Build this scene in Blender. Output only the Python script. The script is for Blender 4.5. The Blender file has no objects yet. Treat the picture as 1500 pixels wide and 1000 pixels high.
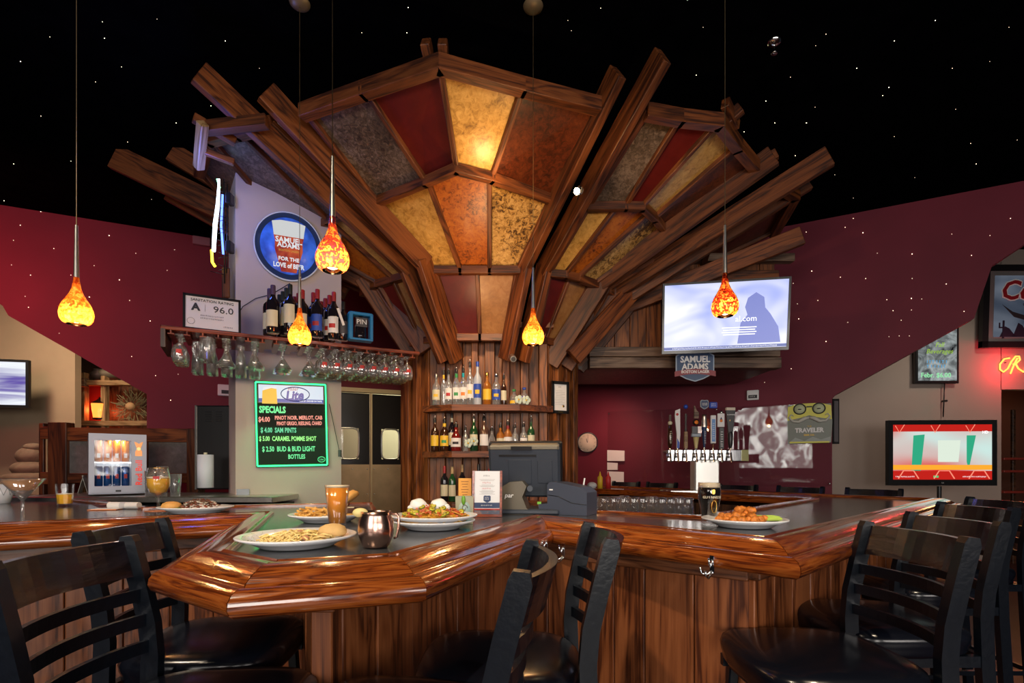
import bpy, bmesh, math, random
from mathutils import Vector, Matrix
V = Vector; R = math.radians; PI = math.pi
random.seed(11)
sc = bpy.context.scene
COL = sc.collection
# ------------------------------------------------------------------ camera, world, light, exposure
HC = 1.29; FP = 760.0; HZ = 683.0
cd = bpy.data.cameras.new('camera'); cam = bpy.data.objects.new('camera', cd); COL.objects.link(cam)
cam.location = (0, 0, HC); cam.rotation_euler = (R(90), 0, 0)
cd.sensor_width = 36; cd.lens = 36 * FP / 1500; cd.shift_y = (HZ - 500) / 1500; cd.clip_start = .02
sc.camera = cam
w = bpy.data.worlds.new('world'); sc.world = w; w.use_nodes = True
w.node_tree.nodes['Background'].inputs[0].default_value = (.55, .6, .75, 1)
w.node_tree.nodes['Background'].inputs[1].default_value = .015
sc.view_settings.view_transform = 'Standard'; sc.view_settings.look = 'None'
sc.view_settings.exposure = 0.0; sc.view_settings.gamma = 1.0; sc.view_settings.use_curve_mapping = False

def light(kind, name, loc, energy, color, size=.1, target=None, sizey=None, spot=60, blend=.5, spec=1):
    d = bpy.data.lights.new(name, kind); d.energy = energy; d.color = color
    if kind == 'AREA':
        d.size = size
        if sizey: d.shape = 'RECTANGLE'; d.size_y = sizey
    else:
        d.shadow_soft_size = size
    if kind == 'SPOT': d.spot_size = R(spot); d.spot_blend = blend
    d.specular_factor = spec
    o = bpy.data.objects.new(name, d); COL.objects.link(o); o.location = loc
    if target is not None: o.rotation_euler = (V(target) - V(loc)).to_track_quat('-Z', 'Y').to_euler()
    return o

# daylight from the street windows behind the photographer, plus added fill lights
light('AREA', 'window_daylight_left', (-2.2, -3.2, 2.1), 130, (.86, .90, 1), 2.2, (-1.0, 3, 1.5), 1.7)
light('AREA', 'window_daylight_right', (3.6, -3.2, 1.9), 140, (.88, .91, 1), 2.6, (1.8, 4, 1.4), 1.6)
light('AREA', 'door_daylight', (0.6, -3.6, 1.7), 95, (1, .93, .85), 1.4, (0, 3, 1.4), 1.9)  # warm unseen light added to brighten the bar front
light('SPOT', 'track_lamp_over_peninsula', (-.9, .2, 3.6), 230, (1, .80, .56), .05, (-.45, 1.7, 1.07), spot=52, blend=.7)  # three unseen spots added to brighten the food and rail
light('SPOT', 'track_lamp_over_corner', (1.3, .4, 3.6), 190, (1, .80, .56), .05, (.95, 1.9, 1.07), spot=52, blend=.7)
light('SPOT', 'track_lamp_over_left_bar', (-2.4, .6, 3.6), 170, (1, .80, .60), .05, (-1.7, 2.2, 1.07), spot=60, blend=.7)

for o_ in [o for o in bpy.data.objects if o.name.startswith('window_daylight')]:
    d = o_.data; d.use_nodes = True; N_ = d.node_tree.nodes; L_ = d.node_tree.links; em_ = N_['Emission']
    ge = N_.new('ShaderNodeNewGeometry'); mp_ = N_.new('ShaderNodeMapping'); mp_.inputs['Scale'].default_value = (5, 3, 1); mp_.inputs['Rotation'].default_value = (0, 0, .5)
    no = N_.new('ShaderNodeTexNoise'); no.inputs['Scale'].default_value = 1.6; no.inputs['Detail'].default_value = 5; no.inputs['Distortion'].default_value = 1.2
    L_.new(ge.outputs['Parametric'], mp_.inputs[0]); L_.new(mp_.outputs[0], no.inputs['Vector'])
    cr = N_.new('ShaderNodeValToRGB'); cr.color_ramp.elements[0].position = .44; cr.color_ramp.elements[0].color = (.18, .14, .12, 1); cr.color_ramp.elements[1].position = .66; cr.color_ramp.elements[1].color = (.95, .88, .74, 1)
    ml = N_.new('ShaderNodeMath'); ml.operation = 'MULTIPLY'; ml.inputs[1].default_value = 2.2
    L_.new(no.outputs['Fac'], cr.inputs[0]); L_.new(cr.outputs[0], em_.inputs[0]); em_.inputs[1].default_value = 2.0
def at(x, y, Y): return V(((x - 750) * Y / FP, Y, HC + (HZ - y) * Y / FP))
def atz(x, y, z): return at(x, y, FP * (z - HC) / (HZ - y))
def onplane(x, y, p, n):
    d = V(((x - 750) / FP, 1, (HZ - y) / FP)); o = V((0, 0, HC))
    return o + d * ((V(p) - o).dot(n) / d.dot(n))

# ------------------------------------------------------------------ materials
MATS = {}
def newmat(name):
    m = bpy.data.materials.new(name); m.use_nodes = True; MATS[name] = m
    return m, m.node_tree.nodes, m.node_tree.links, m.node_tree.nodes['Principled BSDF']
def plain(name, col, rough=.5, metal=0, coat=0, noise=0, spec=.5, nscale=8, bump=0, sheen=0):
    if name in MATS: return MATS[name]
    m, N, L, b = newmat(name)
    b.inputs['Base Color'].default_value = (*col, 1); b.inputs['Roughness'].default_value = rough
    b.inputs['Metallic'].default_value = metal; b.inputs['Coat Weight'].default_value = coat
    b.inputs['Coat Roughness'].default_value = .06
    b.inputs['Specular IOR Level'].default_value = spec
    if noise or bump:
        tc = N.new('ShaderNodeTexCoord'); n = N.new('ShaderNodeTexNoise'); n.inputs['Scale'].default_value = nscale
        n.inputs['Detail'].default_value = 4; L.new(tc.outputs['Object'], n.inputs['Vector'])
        if noise:
            r = N.new('ShaderNodeValToRGB'); r.color_ramp.elements[0].position = .3; r.color_ramp.elements[1].position = .7
            r.color_ramp.elements[0].color = (*[c * (1 - noise) for c in col], 1)
            r.color_ramp.elements[1].color = (*[min(1, c * (1 + noise)) for c in col], 1)
            L.new(n.outputs['Fac'], r.inputs['Fac']); L.new(r.outputs['Color'], b.inputs['Base Color'])
        if bump:
            bp = N.new('ShaderNodeBump'); bp.inputs['Strength'].default_value = bump; bp.inputs['Distance'].default_value = .01
            L.new(n.outputs['Fac'], bp.inputs['Height']); L.new(bp.outputs['Normal'], b.inputs['Normal'])
    return m
def emit(name, col, strength=1.0):
    if name in MATS: return MATS[name]
    m, N, L, b = newmat(name)
    b.inputs['Base Color'].default_value = (0, 0, 0, 1); b.inputs['Emission Color'].default_value = (*col, 1)
    b.inputs['Emission Strength'].default_value = strength; b.inputs['Roughness'].default_value = .3
    return m
def wood(name, dark, mid, light_, axis='X', rough=.35, coat=0, fine=60, along=1.1, across=9, var=.25):
    m, N, L, b = newmat(name)
    tc = N.new('ShaderNodeTexCoord'); oi = N.new('ShaderNodeObjectInfo')
    off = N.new('ShaderNodeVectorMath'); off.operation = 'SCALE'; off.inputs[0].default_value = (13, 7, 5)
    L.new(oi.outputs['Random'], off.inputs['Scale'])
    add = N.new('ShaderNodeVectorMath'); add.operation = 'ADD'
    L.new(tc.outputs['Object'], add.inputs[0]); L.new(off.outputs[0], add.inputs[1])
    def mp(a, c):
        q = N.new('ShaderNodeMapping'); q.inputs['Scale'].default_value = {'X': (a, c, c), 'Y': (c, a, c), 'Z': (c, c, a)}[axis]
        L.new(add.outputs[0], q.inputs['Vector']); return q
    q1 = mp(along, across); n1 = N.new('ShaderNodeTexNoise'); n1.inputs['Scale'].default_value = 1.0
    n1.inputs['Detail'].default_value = 3; n1.inputs['Distortion'].default_value = .6
    L.new(q1.outputs[0], n1.inputs['Vector'])
    mu = N.new('ShaderNodeMath'); mu.operation = 'MULTIPLY'; mu.inputs[1].default_value = 11
    L.new(n1.outputs['Fac'], mu.inputs[0])
    fr = N.new('ShaderNodeMath'); fr.operation = 'PINGPONG'; fr.inputs[1].default_value = 1; L.new(mu.outputs[0], fr.inputs[0])
    q2 = mp(4, fine * 2.2); n2 = N.new('ShaderNodeTexNoise'); n2.inputs['Scale'].default_value = 1; n2.inputs['Detail'].default_value = 2
    L.new(q2.outputs[0], n2.inputs['Vector'])
    mix = N.new('ShaderNodeMix'); mix.data_type = 'FLOAT'; mix.inputs[0].default_value = .62
    L.new(fr.outputs[0], mix.inputs[2]); L.new(n2.outputs['Fac'], mix.inputs[3])
    r = N.new('ShaderNodeValToRGB'); e = r.color_ramp.elements
    e[0].position = .30; e[0].color = (*dark, 1); e[1].position = .70; e[1].color = (*light_, 1)
    k = e.new(.46); k.color = (*mid, 1)
    L.new(mix.outputs[0], r.inputs['Fac'])
    hs = N.new('ShaderNodeHueSaturation')
    vr = N.new('ShaderNodeMapRange'); vr.inputs['To Min'].default_value = 1 - var; vr.inputs['To Max'].default_value = 1 + var
    L.new(oi.outputs['Random'], vr.inputs['Value']); L.new(vr.outputs[0], hs.inputs['Value'])
    L.new(r.outputs['Color'], hs.inputs['Color']); L.new(hs.outputs['Color'], b.inputs['Base Color'])
    bp = N.new('ShaderNodeBump'); bp.inputs['Strength'].default_value = .25; bp.inputs['Distance'].default_value = .003
    L.new(mix.outputs[0], bp.inputs['Height']); L.new(bp.outputs['Normal'], b.inputs['Normal'])
    b.inputs['Roughness'].default_value = rough; b.inputs['Coat Weight'].default_value = coat; b.inputs['Coat Roughness'].default_value = .08
    return m
WX = wood('oak_beam', (.034, .008, .002), (.11, .028, .006), (.18, .052, .012), 'X', .5)
WZ = wood('oak_plank', (.06, .015, .003), (.18, .052, .010), (.27, .088, .020), 'Z', .5)
WG = wood('oak_weathered', (.045, .024, .014), (.12, .068, .042), (.21, .135, .09), 'X', .55)
WD = wood('walnut_dark', (.018, .007, .004), (.05, .02, .009), (.09, .038, .017), 'Z', .4)
WP = wood('oak_bar_panel', (.060, .015, .005), (.19, .055, .017), (.28, .09, .03), 'Z', .34, .25, var=.18)
WR = wood('oak_bar_rail', (.085, .016, .004), (.20, .042, .007), (.30, .078, .013), 'X', .17, .9, 110, 3.2, 34, .1)
WM = wood('mahogany_shelf', (.08, .012, .006), (.19, .035, .016), (.30, .07, .03), 'X', .25, .4)
WT = wood('pale_pine', (.16, .09, .035), (.30, .18, .08), (.42, .27, .13), 'X', .5)

def mottled(name, c1, c2, c3, scale=26, rough=.38, metal=.0, p=(.32, .5, .68)):
    m, N, L, b = newmat(name)
    tc = N.new('ShaderNodeTexCoord'); n = N.new('ShaderNodeTexNoise'); n.inputs['Scale'].default_value = scale
    n.inputs['Detail'].default_value = 6; n.inputs['Roughness'].default_value = .72; n.inputs['Distortion'].default_value = .8
    n3 = N.new('ShaderNodeTexNoise'); n3.inputs['Scale'].default_value = 3.5; n3.inputs['Detail'].default_value = 3
    L.new(tc.outputs['Object'], n.inputs['Vector']); L.new(tc.outputs['Object'], n3.inputs['Vector'])
    mx = N.new('ShaderNodeMix'); mx.data_type = 'FLOAT'; mx.inputs[0].default_value = .3
    L.new(n.outputs['Fac'], mx.inputs[2]); L.new(n3.outputs['Fac'], mx.inputs[3])
    r = N.new('ShaderNodeValToRGB'); e = r.color_ramp.elements
    e[0].position = p[0]; e[0].color = (*c1, 1); e[1].position = p[2]; e[1].color = (*c3, 1); k = e.new(p[1]); k.color = (*c2, 1)
    L.new(mx.outputs[0], r.inputs['Fac']); L.new(r.outputs['Color'], b.inputs['Base Color'])
    b.inputs['Roughness'].default_value = rough; b.inputs['Metallic'].default_value = metal
    return m
PAN = {  # shade of the canopy top is put into silver, red and rust
 'gold': mottled('mica_gold', (.20, .09, .015), (.46, .24, .05), (.62, .36, .10), p=(.36, .48, .62)),
 'goldblack': mottled('mica_gold_flecked', (.06, .025, .008), (.40, .22, .06), (.60, .38, .14), 34, p=(.42, .5, .6)),
 'orange': mottled('mica_orange', (.08, .014, .003), (.34, .080, .008), (.46, .14, .014), 30, p=(.38, .48, .62)),
 'silver': mottled('mica_smoky', (.03, .018, .012), (.10, .065, .042), (.24, .17, .125), 38, p=(.38, .5, .64)),
 'red': mottled('mica_red', (.065, .005, .004), (.10, .007, .005), (.14, .011, .007), 6, p=(.3, .5, .7)),
 'rust': mottled('mica_rust', (.025, .005, .002), (.085, .016, .004), (.15, .034, .009), 30, p=(.38, .5, .64)),
 'tan': mottled('mica_tan', (.20, .09, .03), (.30, .13, .04), (.38, .19, .07), 18, p=(.34, .5, .66)),
}
def glassmat(name, tint=(1, 1, 1), gloss=.35, alpha=.22, rough=.06, white_lift=0):
    # thin clear glass: mostly see-through, with a fresnel reflection
    m, N, L, b = newmat(name)
    N.remove(b); out = N['Material Output']
    tr = N.new('ShaderNodeBsdfTransparent'); tr.inputs[0].default_value = (*tint, 1)
    gl = N.new('ShaderNodeBsdfGlossy'); gl.inputs['Roughness'].default_value = rough; gl.inputs[0].default_value = (1, 1, 1, 1)
    lw = N.new('ShaderNodeLayerWeight'); lw.inputs['Blend'].default_value = gloss
    mr = N.new('ShaderNodeMapRange'); mr.inputs['To Min'].default_value = alpha * .5; mr.inputs['To Max'].default_value = .95
    L.new(lw.outputs['Facing'], mr.inputs['Value'])
    mx = N.new('ShaderNodeMixShader'); L.new(mr.outputs[0], mx.inputs[0]); L.new(tr.outputs[0], mx.inputs[1]); L.new(gl.outputs[0], mx.inputs[2])
    if white_lift:  # white diffuse mixed in to brighten glass that lacks sparkle
        df = N.new('ShaderNodeBsdfDiffuse'); df.inputs[0].default_value = (.9, .92, .95, 1); hm = N.new('ShaderNodeMixShader'); hm.inputs[0].default_value = white_lift
        L.new(mx.outputs[0], hm.inputs[1]); L.new(df.outputs[0], hm.inputs[2]); mx = hm
    L.new(mx.outputs[0], out.inputs[0]); return m
GLASS = glassmat('clear_glass', (.95, .96, .97), .38, .22, .05, .05)
GLASST = glassmat('clear_glass_bottle', (.80, .84, .86), .3, .25, .06, .12)
PLEXI = glassmat('plexiglass', (.96, .96, .96), .10, .035, .02)
GLASSU = glassmat('thin_glass', (.97, .97, .98), .30, .10, .04, .015)
GLASSF = glassmat('filled_glass', (1, 1, 1), .16, .05, .03)

CEILM = plain('ceiling_black', (.0016, .0016, .0024), 1.0, noise=.3, spec=0)
MAROON = plain('wall_paint_maroon', (.145, .014, .030), .62, noise=.10, nscale=2, bump=.03, spec=.3)
REDW = plain('wall_paint_red', (.20, .012, .018), .6, noise=.08, nscale=2, spec=.3)
TAN = plain('wall_paint_tan', (.36, .265, .175), .75, noise=.06, nscale=3, bump=.05, spec=.2)
TANP = plain('wall_paint_grey_beige', (.47, .385, .36), .8, noise=.04, nscale=3, bump=.1, spec=.2)
WHITEP = plain('painted_edge', (.5, .46, .42), .6)
BLACK = plain('black_plastic', (.012, .012, .014), .35)
BLACKM = plain('black_frame', (.010, .010, .011), .3, coat=.2)
METB = plain('powder_coated_black_metal', (.003, .005, .009), .28, spec=.4, noise=.15, nscale=60, bump=.08)
VINYL = plain('black_vinyl', (.004, .005, .009), .2, spec=.5)
BLKW = wood('ebonised_wood', (.003, .0025, .004), (.006, .005, .008), (.011, .008, .012), 'Y', .26, .15)
CHROME = plain('chrome', (.75, .76, .78), .12, 1)
STEEL = plain('brushed_steel', (.62, .60, .55), .32, 1, noise=.06, nscale=40)
BRASS = plain('kick_plate_steel', (.62, .44, .26), .5, 1, noise=.12, nscale=6)
PORC = plain('white_porcelain', (.78, .79, .82), .12, coat=.3)
WHITE = plain('white_print', (.75, .75, .76), .6)
PAPER = plain('paper', (.72, .71, .69), .7)
INK = plain('ink', (.02, .02, .025), .6)
REDI = plain('red_print', (.45, .02, .02), .5)
NAVY = plain('navy_print', (.012, .03, .10), .4)
SLATE = mottled('slate_countertop', (.035, .038, .045), (.055, .06, .068), (.085, .09, .10), 22, .16)
FLOORM = plain('floor_dark_red_tile', (.05, .016, .014), .35, noise=.3, nscale=3)

# ------------------------------------------------------------------ geometry helpers
class G:
    def __init__(s): s.v = []; s.f = []; s.mi = []; s.sm = []; s.M = Matrix.Identity(4)
    def add(s, vs, fs, mi=0, sm=False, M=None):
        b = len(s.v); T = s.M @ M if M is not None else s.M
        s.v += [T @ V(v) for v in vs]
        for f in fs: s.f.append([b + i for i in f]); s.mi.append(mi); s.sm.append(sm)
        return s
    def box(s, c, d, rz=0, mi=0, M=None, bev=0):
        x, y, z = d[0] / 2, d[1] / 2, d[2] / 2
        T = Matrix.Translation(V(c)) @ Matrix.Rotation(rz, 4, 'Z')
        if M is not None: T = M @ T
        if bev and min(x, y, z) > bev:
            vs = []
            for sx in (-1, 1):
                for sy in (-1, 1):
                    for sz in (-1, 1):
                        vs += [(sx * x, sy * (y - bev), sz * (z - bev)), (sx * (x - bev), sy * y, sz * (z - bev)), (sx * (x - bev), sy * (y - bev), sz * z)]
            bm = bmesh.new(); [bm.verts.new(v) for v in vs]; r = bmesh.ops.convex_hull(bm, input=bm.verts[:]); bm.verts.index_update()
            bm.verts.ensure_lookup_table()
            vv = [tuple(q.co) for q in bm.verts]; ff = [[q.index for q in f.verts] for f in bm.faces]; bm.free()
            return s.add(vv, ff, mi, False, T)
        vs = [(i * x, j * y, k * z) for i in (-1, 1) for j in (-1, 1) for k in (-1, 1)]
        return s.add(vs, [(0, 1, 3, 2), (4, 6, 7, 5), (0, 4, 5, 1), (2, 3, 7, 6), (0, 2, 6, 4), (1, 5, 7, 3)], mi, False, T)
    def lathe(s, prof, n=24, mi=0, c=(0, 0, 0), M=None, sm=True, sx=1, sy=1):
        vs = []; fs = []; idx = []
        for r, z in prof:
            if r < 1e-6: idx.append([len(vs)]); vs.append((c[0], c[1], c[2] + z))
            else:
                idx.append(list(range(len(vs), len(vs) + n)))
                vs += [(c[0] + r * sx * math.cos(2 * PI * i / n), c[1] + r * sy * math.sin(2 * PI * i / n), c[2] + z) for i in range(n)]
        for a, b in zip(idx, idx[1:]):
            if len(a) == 1 and len(b) == 1: continue
            for i in range(n):
                j = (i + 1) % n
                if len(a) == 1: fs.append((a[0], b[j], b[i]))
                elif len(b) == 1: fs.append((a[i], a[j], b[0]))
                else: fs.append((a[i], a[j], b[j], b[i]))
        return s.add(vs, fs, mi, sm, M)
    def cyl(s, p0, p1, r0, r1=None, n=16, mi=0, sm=True):
        p0 = V(p0); p1 = V(p1); r1 = r0 if r1 is None else r1; d = p1 - p0
        q = d.to_track_quat('Z', 'X').to_matrix().to_4x4()
        l = d.length; M = Matrix.Translation(p0) @ q
        s.lathe([(r0, 0), (r1, l)], n, mi, M=M, sm=sm)
        for r, z, fl in ((r0, 0, 1), (r1, l, 0)):
            vs = [(r * math.cos(2 * PI * i / n), r * math.sin(2 * PI * i / n), z) for i in range(n)]
            f = list(range(n)); s.add(vs, [f[::-1] if fl else f], mi, False, M)
        return s
    def sphere(s, c, r, n=12, mi=0, sx=1, sy=1, sz=1, M=None):
        m = n // 2 + 1; T = Matrix.Translation(V(c))
        if M is not None: T = M @ T
        return s.lathe([(r * math.sin(PI * i / m), r * sz * -math.cos(PI * i / m)) for i in range(m + 1)], n, mi, sx=sx, sy=sy, M=T)
    def tube(s, pts, r, n=8, mi=0, closed=False):
        pts = [V(p) for p in pts]; k = len(pts); vs = []; fs = []
        rr = r if isinstance(r, (list, tuple)) else [r] * k
        up = None
        for i, p in enumerate(pts):
            if closed: t = pts[(i + 1) % k] - pts[i - 1]
            else: t = pts[min(i + 1, k - 1)] - pts[max(i - 1, 0)]
            t.normalize()
            if up is None: up = t.orthogonal().normalized()
            up = (up - t * up.dot(t)).normalized(); sd = t.cross(up)
            vs += [p + (up * math.cos(2 * PI * j / n) + sd * math.sin(2 * PI * j / n)) * rr[i] for j in range(n)]
        for i in range(k if closed else k - 1):
            a = i * n; b = ((i + 1) % k) * n
            for j in range(n): j2 = (j + 1) % n; fs.append((a + j, a + j2, b + j2, b + j))
        if not closed: fs += [tuple(range(n))[::-1], tuple(range((k - 1) * n, k * n))]
        return s.add(vs, fs, mi, n > 4)
    def prism(s, poly, z0, z1, mi=0, M=None):
        n = len(poly); vs = [(x, y, z0) for x, y in poly] + [(x, y, z1) for x, y in poly]
        fs = [tuple(range(n))[::-1], tuple(range(n, 2 * n))] + [(i, (i + 1) % n, n + (i + 1) % n, n + i) for i in range(n)]
        return s.add(vs, fs, mi, False, M)
    def slab(s, pts, t, mi=0):       # slab from a polygon in space, thickness t along its normal
        pts = [V(p) for p in pts]; n = len(pts)
        nr = V((0, 0, 0))
        for i in range(n): nr += pts[i].cross(pts[(i + 1) % n])
        nr.normalize()
        vs = pts + [p + nr * t for p in pts]
        fs = [tuple(range(n))[::-1], tuple(range(n, 2 * n))] + [(i, (i + 1) % n, n + (i + 1) % n, n + i) for i in range(n)]
        return s.add(vs, fs, mi)
    def strip(s, path, w, h, mi=0):   # rectangular bar swept along a path in the local XY plane (w in plane, h along z)
        k = len(path); vs = []; fs = []
        for i, p in enumerate(path):
            p = V(p); t = V(path[min(i + 1, k - 1)]) - V(path[max(i - 1, 0)]); t.z = 0; t.normalize(); nn = V((-t.y, t.x, 0))
            for a, b in ((-1, -1), (1, -1), (1, 1), (-1, 1)): vs.append(p + nn * a * w / 2 + V((0, 0, b * h / 2)))
        for i in range(k - 1):
            a = i * 4; b = a + 4
            for j in range(4): j2 = (j + 1) % 4; fs.append((a + j, a + j2, b + j2, b + j))
        fs += [(3, 2, 1, 0), tuple(range((k - 1) * 4, k * 4))]
        return s.add(vs, fs, mi)
    def mesh(s, name, mats):
        me = bpy.data.meshes.new(name); me.from_pydata([tuple(v) for v in s.v], [], s.f)
        for m in (mats if isinstance(mats, (list, tuple)) else [mats]): me.materials.append(m)
        me.polygons.foreach_set('material_index', s.mi); me.polygons.foreach_set('use_smooth', s.sm)
        bm = bmesh.new(); bm.from_mesh(me); bmesh.ops.recalc_face_normals(bm, faces=bm.faces); bm.to_mesh(me); bm.free()
        me.update(); return me
    def build(s, name, mats, parent=None, M=None, world=False):
        o = bpy.data.objects.new(name, s.mesh(name, mats)); COL.objects.link(o)
        if parent is not None:
            o.parent = parent
            if world: M = wmat(parent).inverted() @ (M if M is not None else Matrix.Identity(4))
        if M is not None: o.matrix_basis = M
        return o
def wmat(o):
    m = o.matrix_basis.copy()
    while o.parent: o = o.parent; m = o.matrix_basis @ m
    return m
def tag(o, label=None, cat=None, group=None, kind=None):
    if label: o['label'] = label
    if cat: o['category'] = cat
    if group: o['group'] = group
    if kind: o['kind'] = kind
    return o
def thing(name, label, cat, loc=(0, 0, 0), rz=0, group=None, M=None):
    o = bpy.data.objects.new(name, None); COL.objects.link(o); o.empty_display_size = .05
    o.matrix_basis = M if M is not None else Matrix.Translation(V(loc)) @ Matrix.Rotation(rz, 4, 'Z')
    return tag(o, label, cat, group)
def face(p, yaw=0, roll=0):           # frame for flat upright things: x right, y up, z towards the viewer
    return Matrix.Translation(V(p)) @ Matrix.Rotation(yaw, 4, 'Z') @ Matrix.Rotation(R(90), 4, 'X') @ Matrix.Rotation(roll, 4, 'Z')
def kids(o): return [c for c in bpy.data.objects if c.parent == o]
def dup(root, M=None, loc=None, rz=0, label=None, group=None):
    tree = {}
    for c in bpy.data.objects: tree.setdefault(c.parent, []).append(c)
    def cp(o, par):
        c = o.copy(); COL.objects.link(c); c.parent = par
        for k in tree.get(o, []): cp(k, c)
        return c
    r = cp(root, None)
    r.matrix_basis = M if M is not None else Matrix.Translation(V(loc)) @ Matrix.Rotation(rz, 4, 'Z')
    if label: r['label'] = label
    if group: r['group'] = group
    return r
def beam(name, p0, p1, wd, ht, mat, parent=None, up=(0, 0, 1), bev=.004, ext=0):
    p0 = V(p0); p1 = V(p1); x = (p1 - p0); l = x.length; x.normalize(); y = V(up).cross(x).normalized(); z = x.cross(y)
    M = Matrix((x, y, z)).transposed().to_4x4(); M.translation = (p0 + p1) / 2
    return G().box((0, 0, 0), (l + ext, wd, ht), bev=bev).build(name, mat, parent, M, world=parent is not None)
_fc = {}
def text(s, size, mat, parent, x=0, y=0, z=.002, align='CENTER', ext=.0012, name='lettering', rot=0, sx=1, world=None, shear=0, bold=0, lines=1.0):
    cu = bpy.data.curves.new('t', 'FONT'); cu.body = s; cu.size = size; cu.extrude = ext; cu.align_x = align; cu.align_y = 'CENTER'; cu.resolution_u = 2
    cu.shear = shear; cu.offset = bold; cu.space_line = lines
    ob = bpy.data.objects.new('t', cu); me = bpy.data.meshes.new_from_object(ob); bpy.data.objects.remove(ob); bpy.data.curves.remove(cu)
    me.name = name; me.materials.clear(); me.materials.append(mat)
    o = bpy.data.objects.new(name, me); COL.objects.link(o); o.parent = parent
    o.matrix_basis = (world or Matrix.Identity(4)) @ Matrix.Translation((x, y, z)) @ Matrix.Rotation(rot, 4, 'Z') @ Matrix.Diagonal((sx, 1, 1, 1))
    return o

def scrib(w_, h_, mat, parent, x=0, y=0, z=.002, world=None, lines=1, seed=1, gap=2.2, rot=0):
    rr = random.Random(seed); g = G()
    for L_ in range(lines):
        u = -w_ / 2; yy = (lines - 1) * h_ * gap / 2 - L_ * h_ * gap
        while u < w_ / 2 - h_:
            d = h_ * rr.uniform(.5, 1.1); k = rr.choice((0, 1, 2))
            g.box((u + d / 2, yy, 0), (h_ * .22, h_, .0008))
            if k: g.box((u + d / 2, yy + (h_ * .4 if k == 1 else -h_ * .4), 0), (d * .7, h_ * .2, .0008))
            u += d + h_ * .25
    return tag(g.build('small_print', mat, parent, (world or Matrix.Identity(4)) @ Matrix.Translation((x, y, z)) @ Matrix.Rotation(rot, 4, 'Z')), kind='stuff')

# ------------------------------------------------------------------ room shell
ZC = 3.8
def wallplane(a, b):
    a = V((a[0], a[1], 0)); b = V((b[0], b[1], 0)); d = (b - a).normalized(); n = V((d.y, -d.x, 0)); return a, d, n
WRa, WRd, WRn = wallplane((0.2, 6.83), (4.5, 4.56))      # maroon wall, right
WLa, WLd, WLn = wallplane((-4.91, 4.98), (-1.38, 6.60))  # maroon wall, left
def wallpoly(name, a, d, n, pxs, mat, thick=.12, z=None):
    pts = [onplane(x, y, a, n) for x, y in pxs]
    g = G(); g.slab(pts, thick)
    # make the thickness go away from the camera
    nr = V((0, 0, 0))
    for i in range(len(pts)): nr += pts[i].cross(pts[(i + 1) % len(pts)])
    if nr.y < 0: g = G(); g.slab(pts, -thick)
    return tag(g.build(name, mat), kind='structure')
wallpoly('wall_right', WRa, WRd, WRn, [(788, 200), (1700, 226), (1700, 230), (1500, 358), (1453, 389), (1427, 466), (1224, 578), (1219, 584), (1219, 900), (788, 780)], MAROON)
wallpoly('wall_left', WLa, WLd, WLn, [(-250, 226), (690, 388), (690, 560), (499, 560), (499, 860), (215, 860), (215, 577), (12, 462), (4, 448), (-60, 400), (-250, 270)], MAROON)
tag(G().box((0, 3, 3.83), (16, 16, .06)).build('ceiling', CEILM), kind='structure')
ceil = bpy.data.objects['ceiling']
tag(G().box((0, 3, -.03), (16, 16, .06)).build('floor', FLOORM), kind='structure')
# rooms behind the cut-out walls
g = G(); g.box((-8.3, 6.9, 1.9), (5.06, .1, 3.8)); tag(g.build('wall_back_left', TAN), kind='structure')
g = G(); g.box((-5.1, 8.6, 1.9), (5.6, .1, 3.8), rz=R(-3)); tag(g.build('wall_back_hall', plain('wall_paint_cream', (.44, .36, .26), .75)), kind='structure')
g = G(); g.box((5.6, 6.25, 1.9), (5.0, .1, 3.8)); 
g = G(); g.slab([at(1180, 860, 6.1), at(1455, 820, 6.1), at(1455, 300, 6.1), at(1180, 300, 6.1)], .1)
g.slab([at(1454, 572, 6.1), at(1760, 572, 6.1), at(1760, 200, 6.1), at(1454, 200, 6.1)], .1)
tag(g.build('wall_back_right', plain('wall_paint_taupe', (.30, .24, .205), .8, noise=.04, nscale=2)), kind='structure')
g = G(); g.box((7.5, 8.0, 1.5), (5, .1, 3)); tag(g.build('wall_back_store', plain('store_brown', (.10, .035, .02), .7)), kind='structure')
# kitchen beyond the swing doors (its bright back wall is what shows through the door windows)
g = G(); g.box((-1.2, 8.6, 1.4), (3.4, .08, 2.8)); tag(g.build('wall_kitchen', plain('kitchen_wall', (.55, .52, .38), .5)), kind='structure')
light('AREA', 'kitchen_tube_light', (-1.5, 7.6, 2.9), 70, (1, .93, .66), 1.2, (-1.5, 8.2, 1.2), .6)

# tan pier left of the canopy
PA = V((-1.95, 3.66, 0)); PB = V((-1.30, 3.95, 0)); pd = (PB - PA).normalized(); pn = V((pd.y, -pd.x, 0))
bk = -pn * .34
g = G(); g.prism([tuple((PA)[:2]), tuple(PB[:2]), tuple((PB + bk)[:2]), tuple((PA + bk + V((-.08, 0, 0)))[:2])], 0, 3.8)
pier = tag(g.build('wall_pier', TANP), kind='structure')
for nm, px in (('trim_1', 356), ('trim_2', 497)):
    p0 = onplane(px, 742, PA, pn); g = G(); yaw = math.atan2(pd.y, pd.x)
    g.box((p0.x, p0.y, .62), (.08 if px < 400 else .05, .02, 1.02 if px < 400 else 1.04), rz=yaw); tag(g.build(nm, plain('steel_corner_guard', (.16, .17, .18), .35, .8)), kind='structure')

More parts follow.
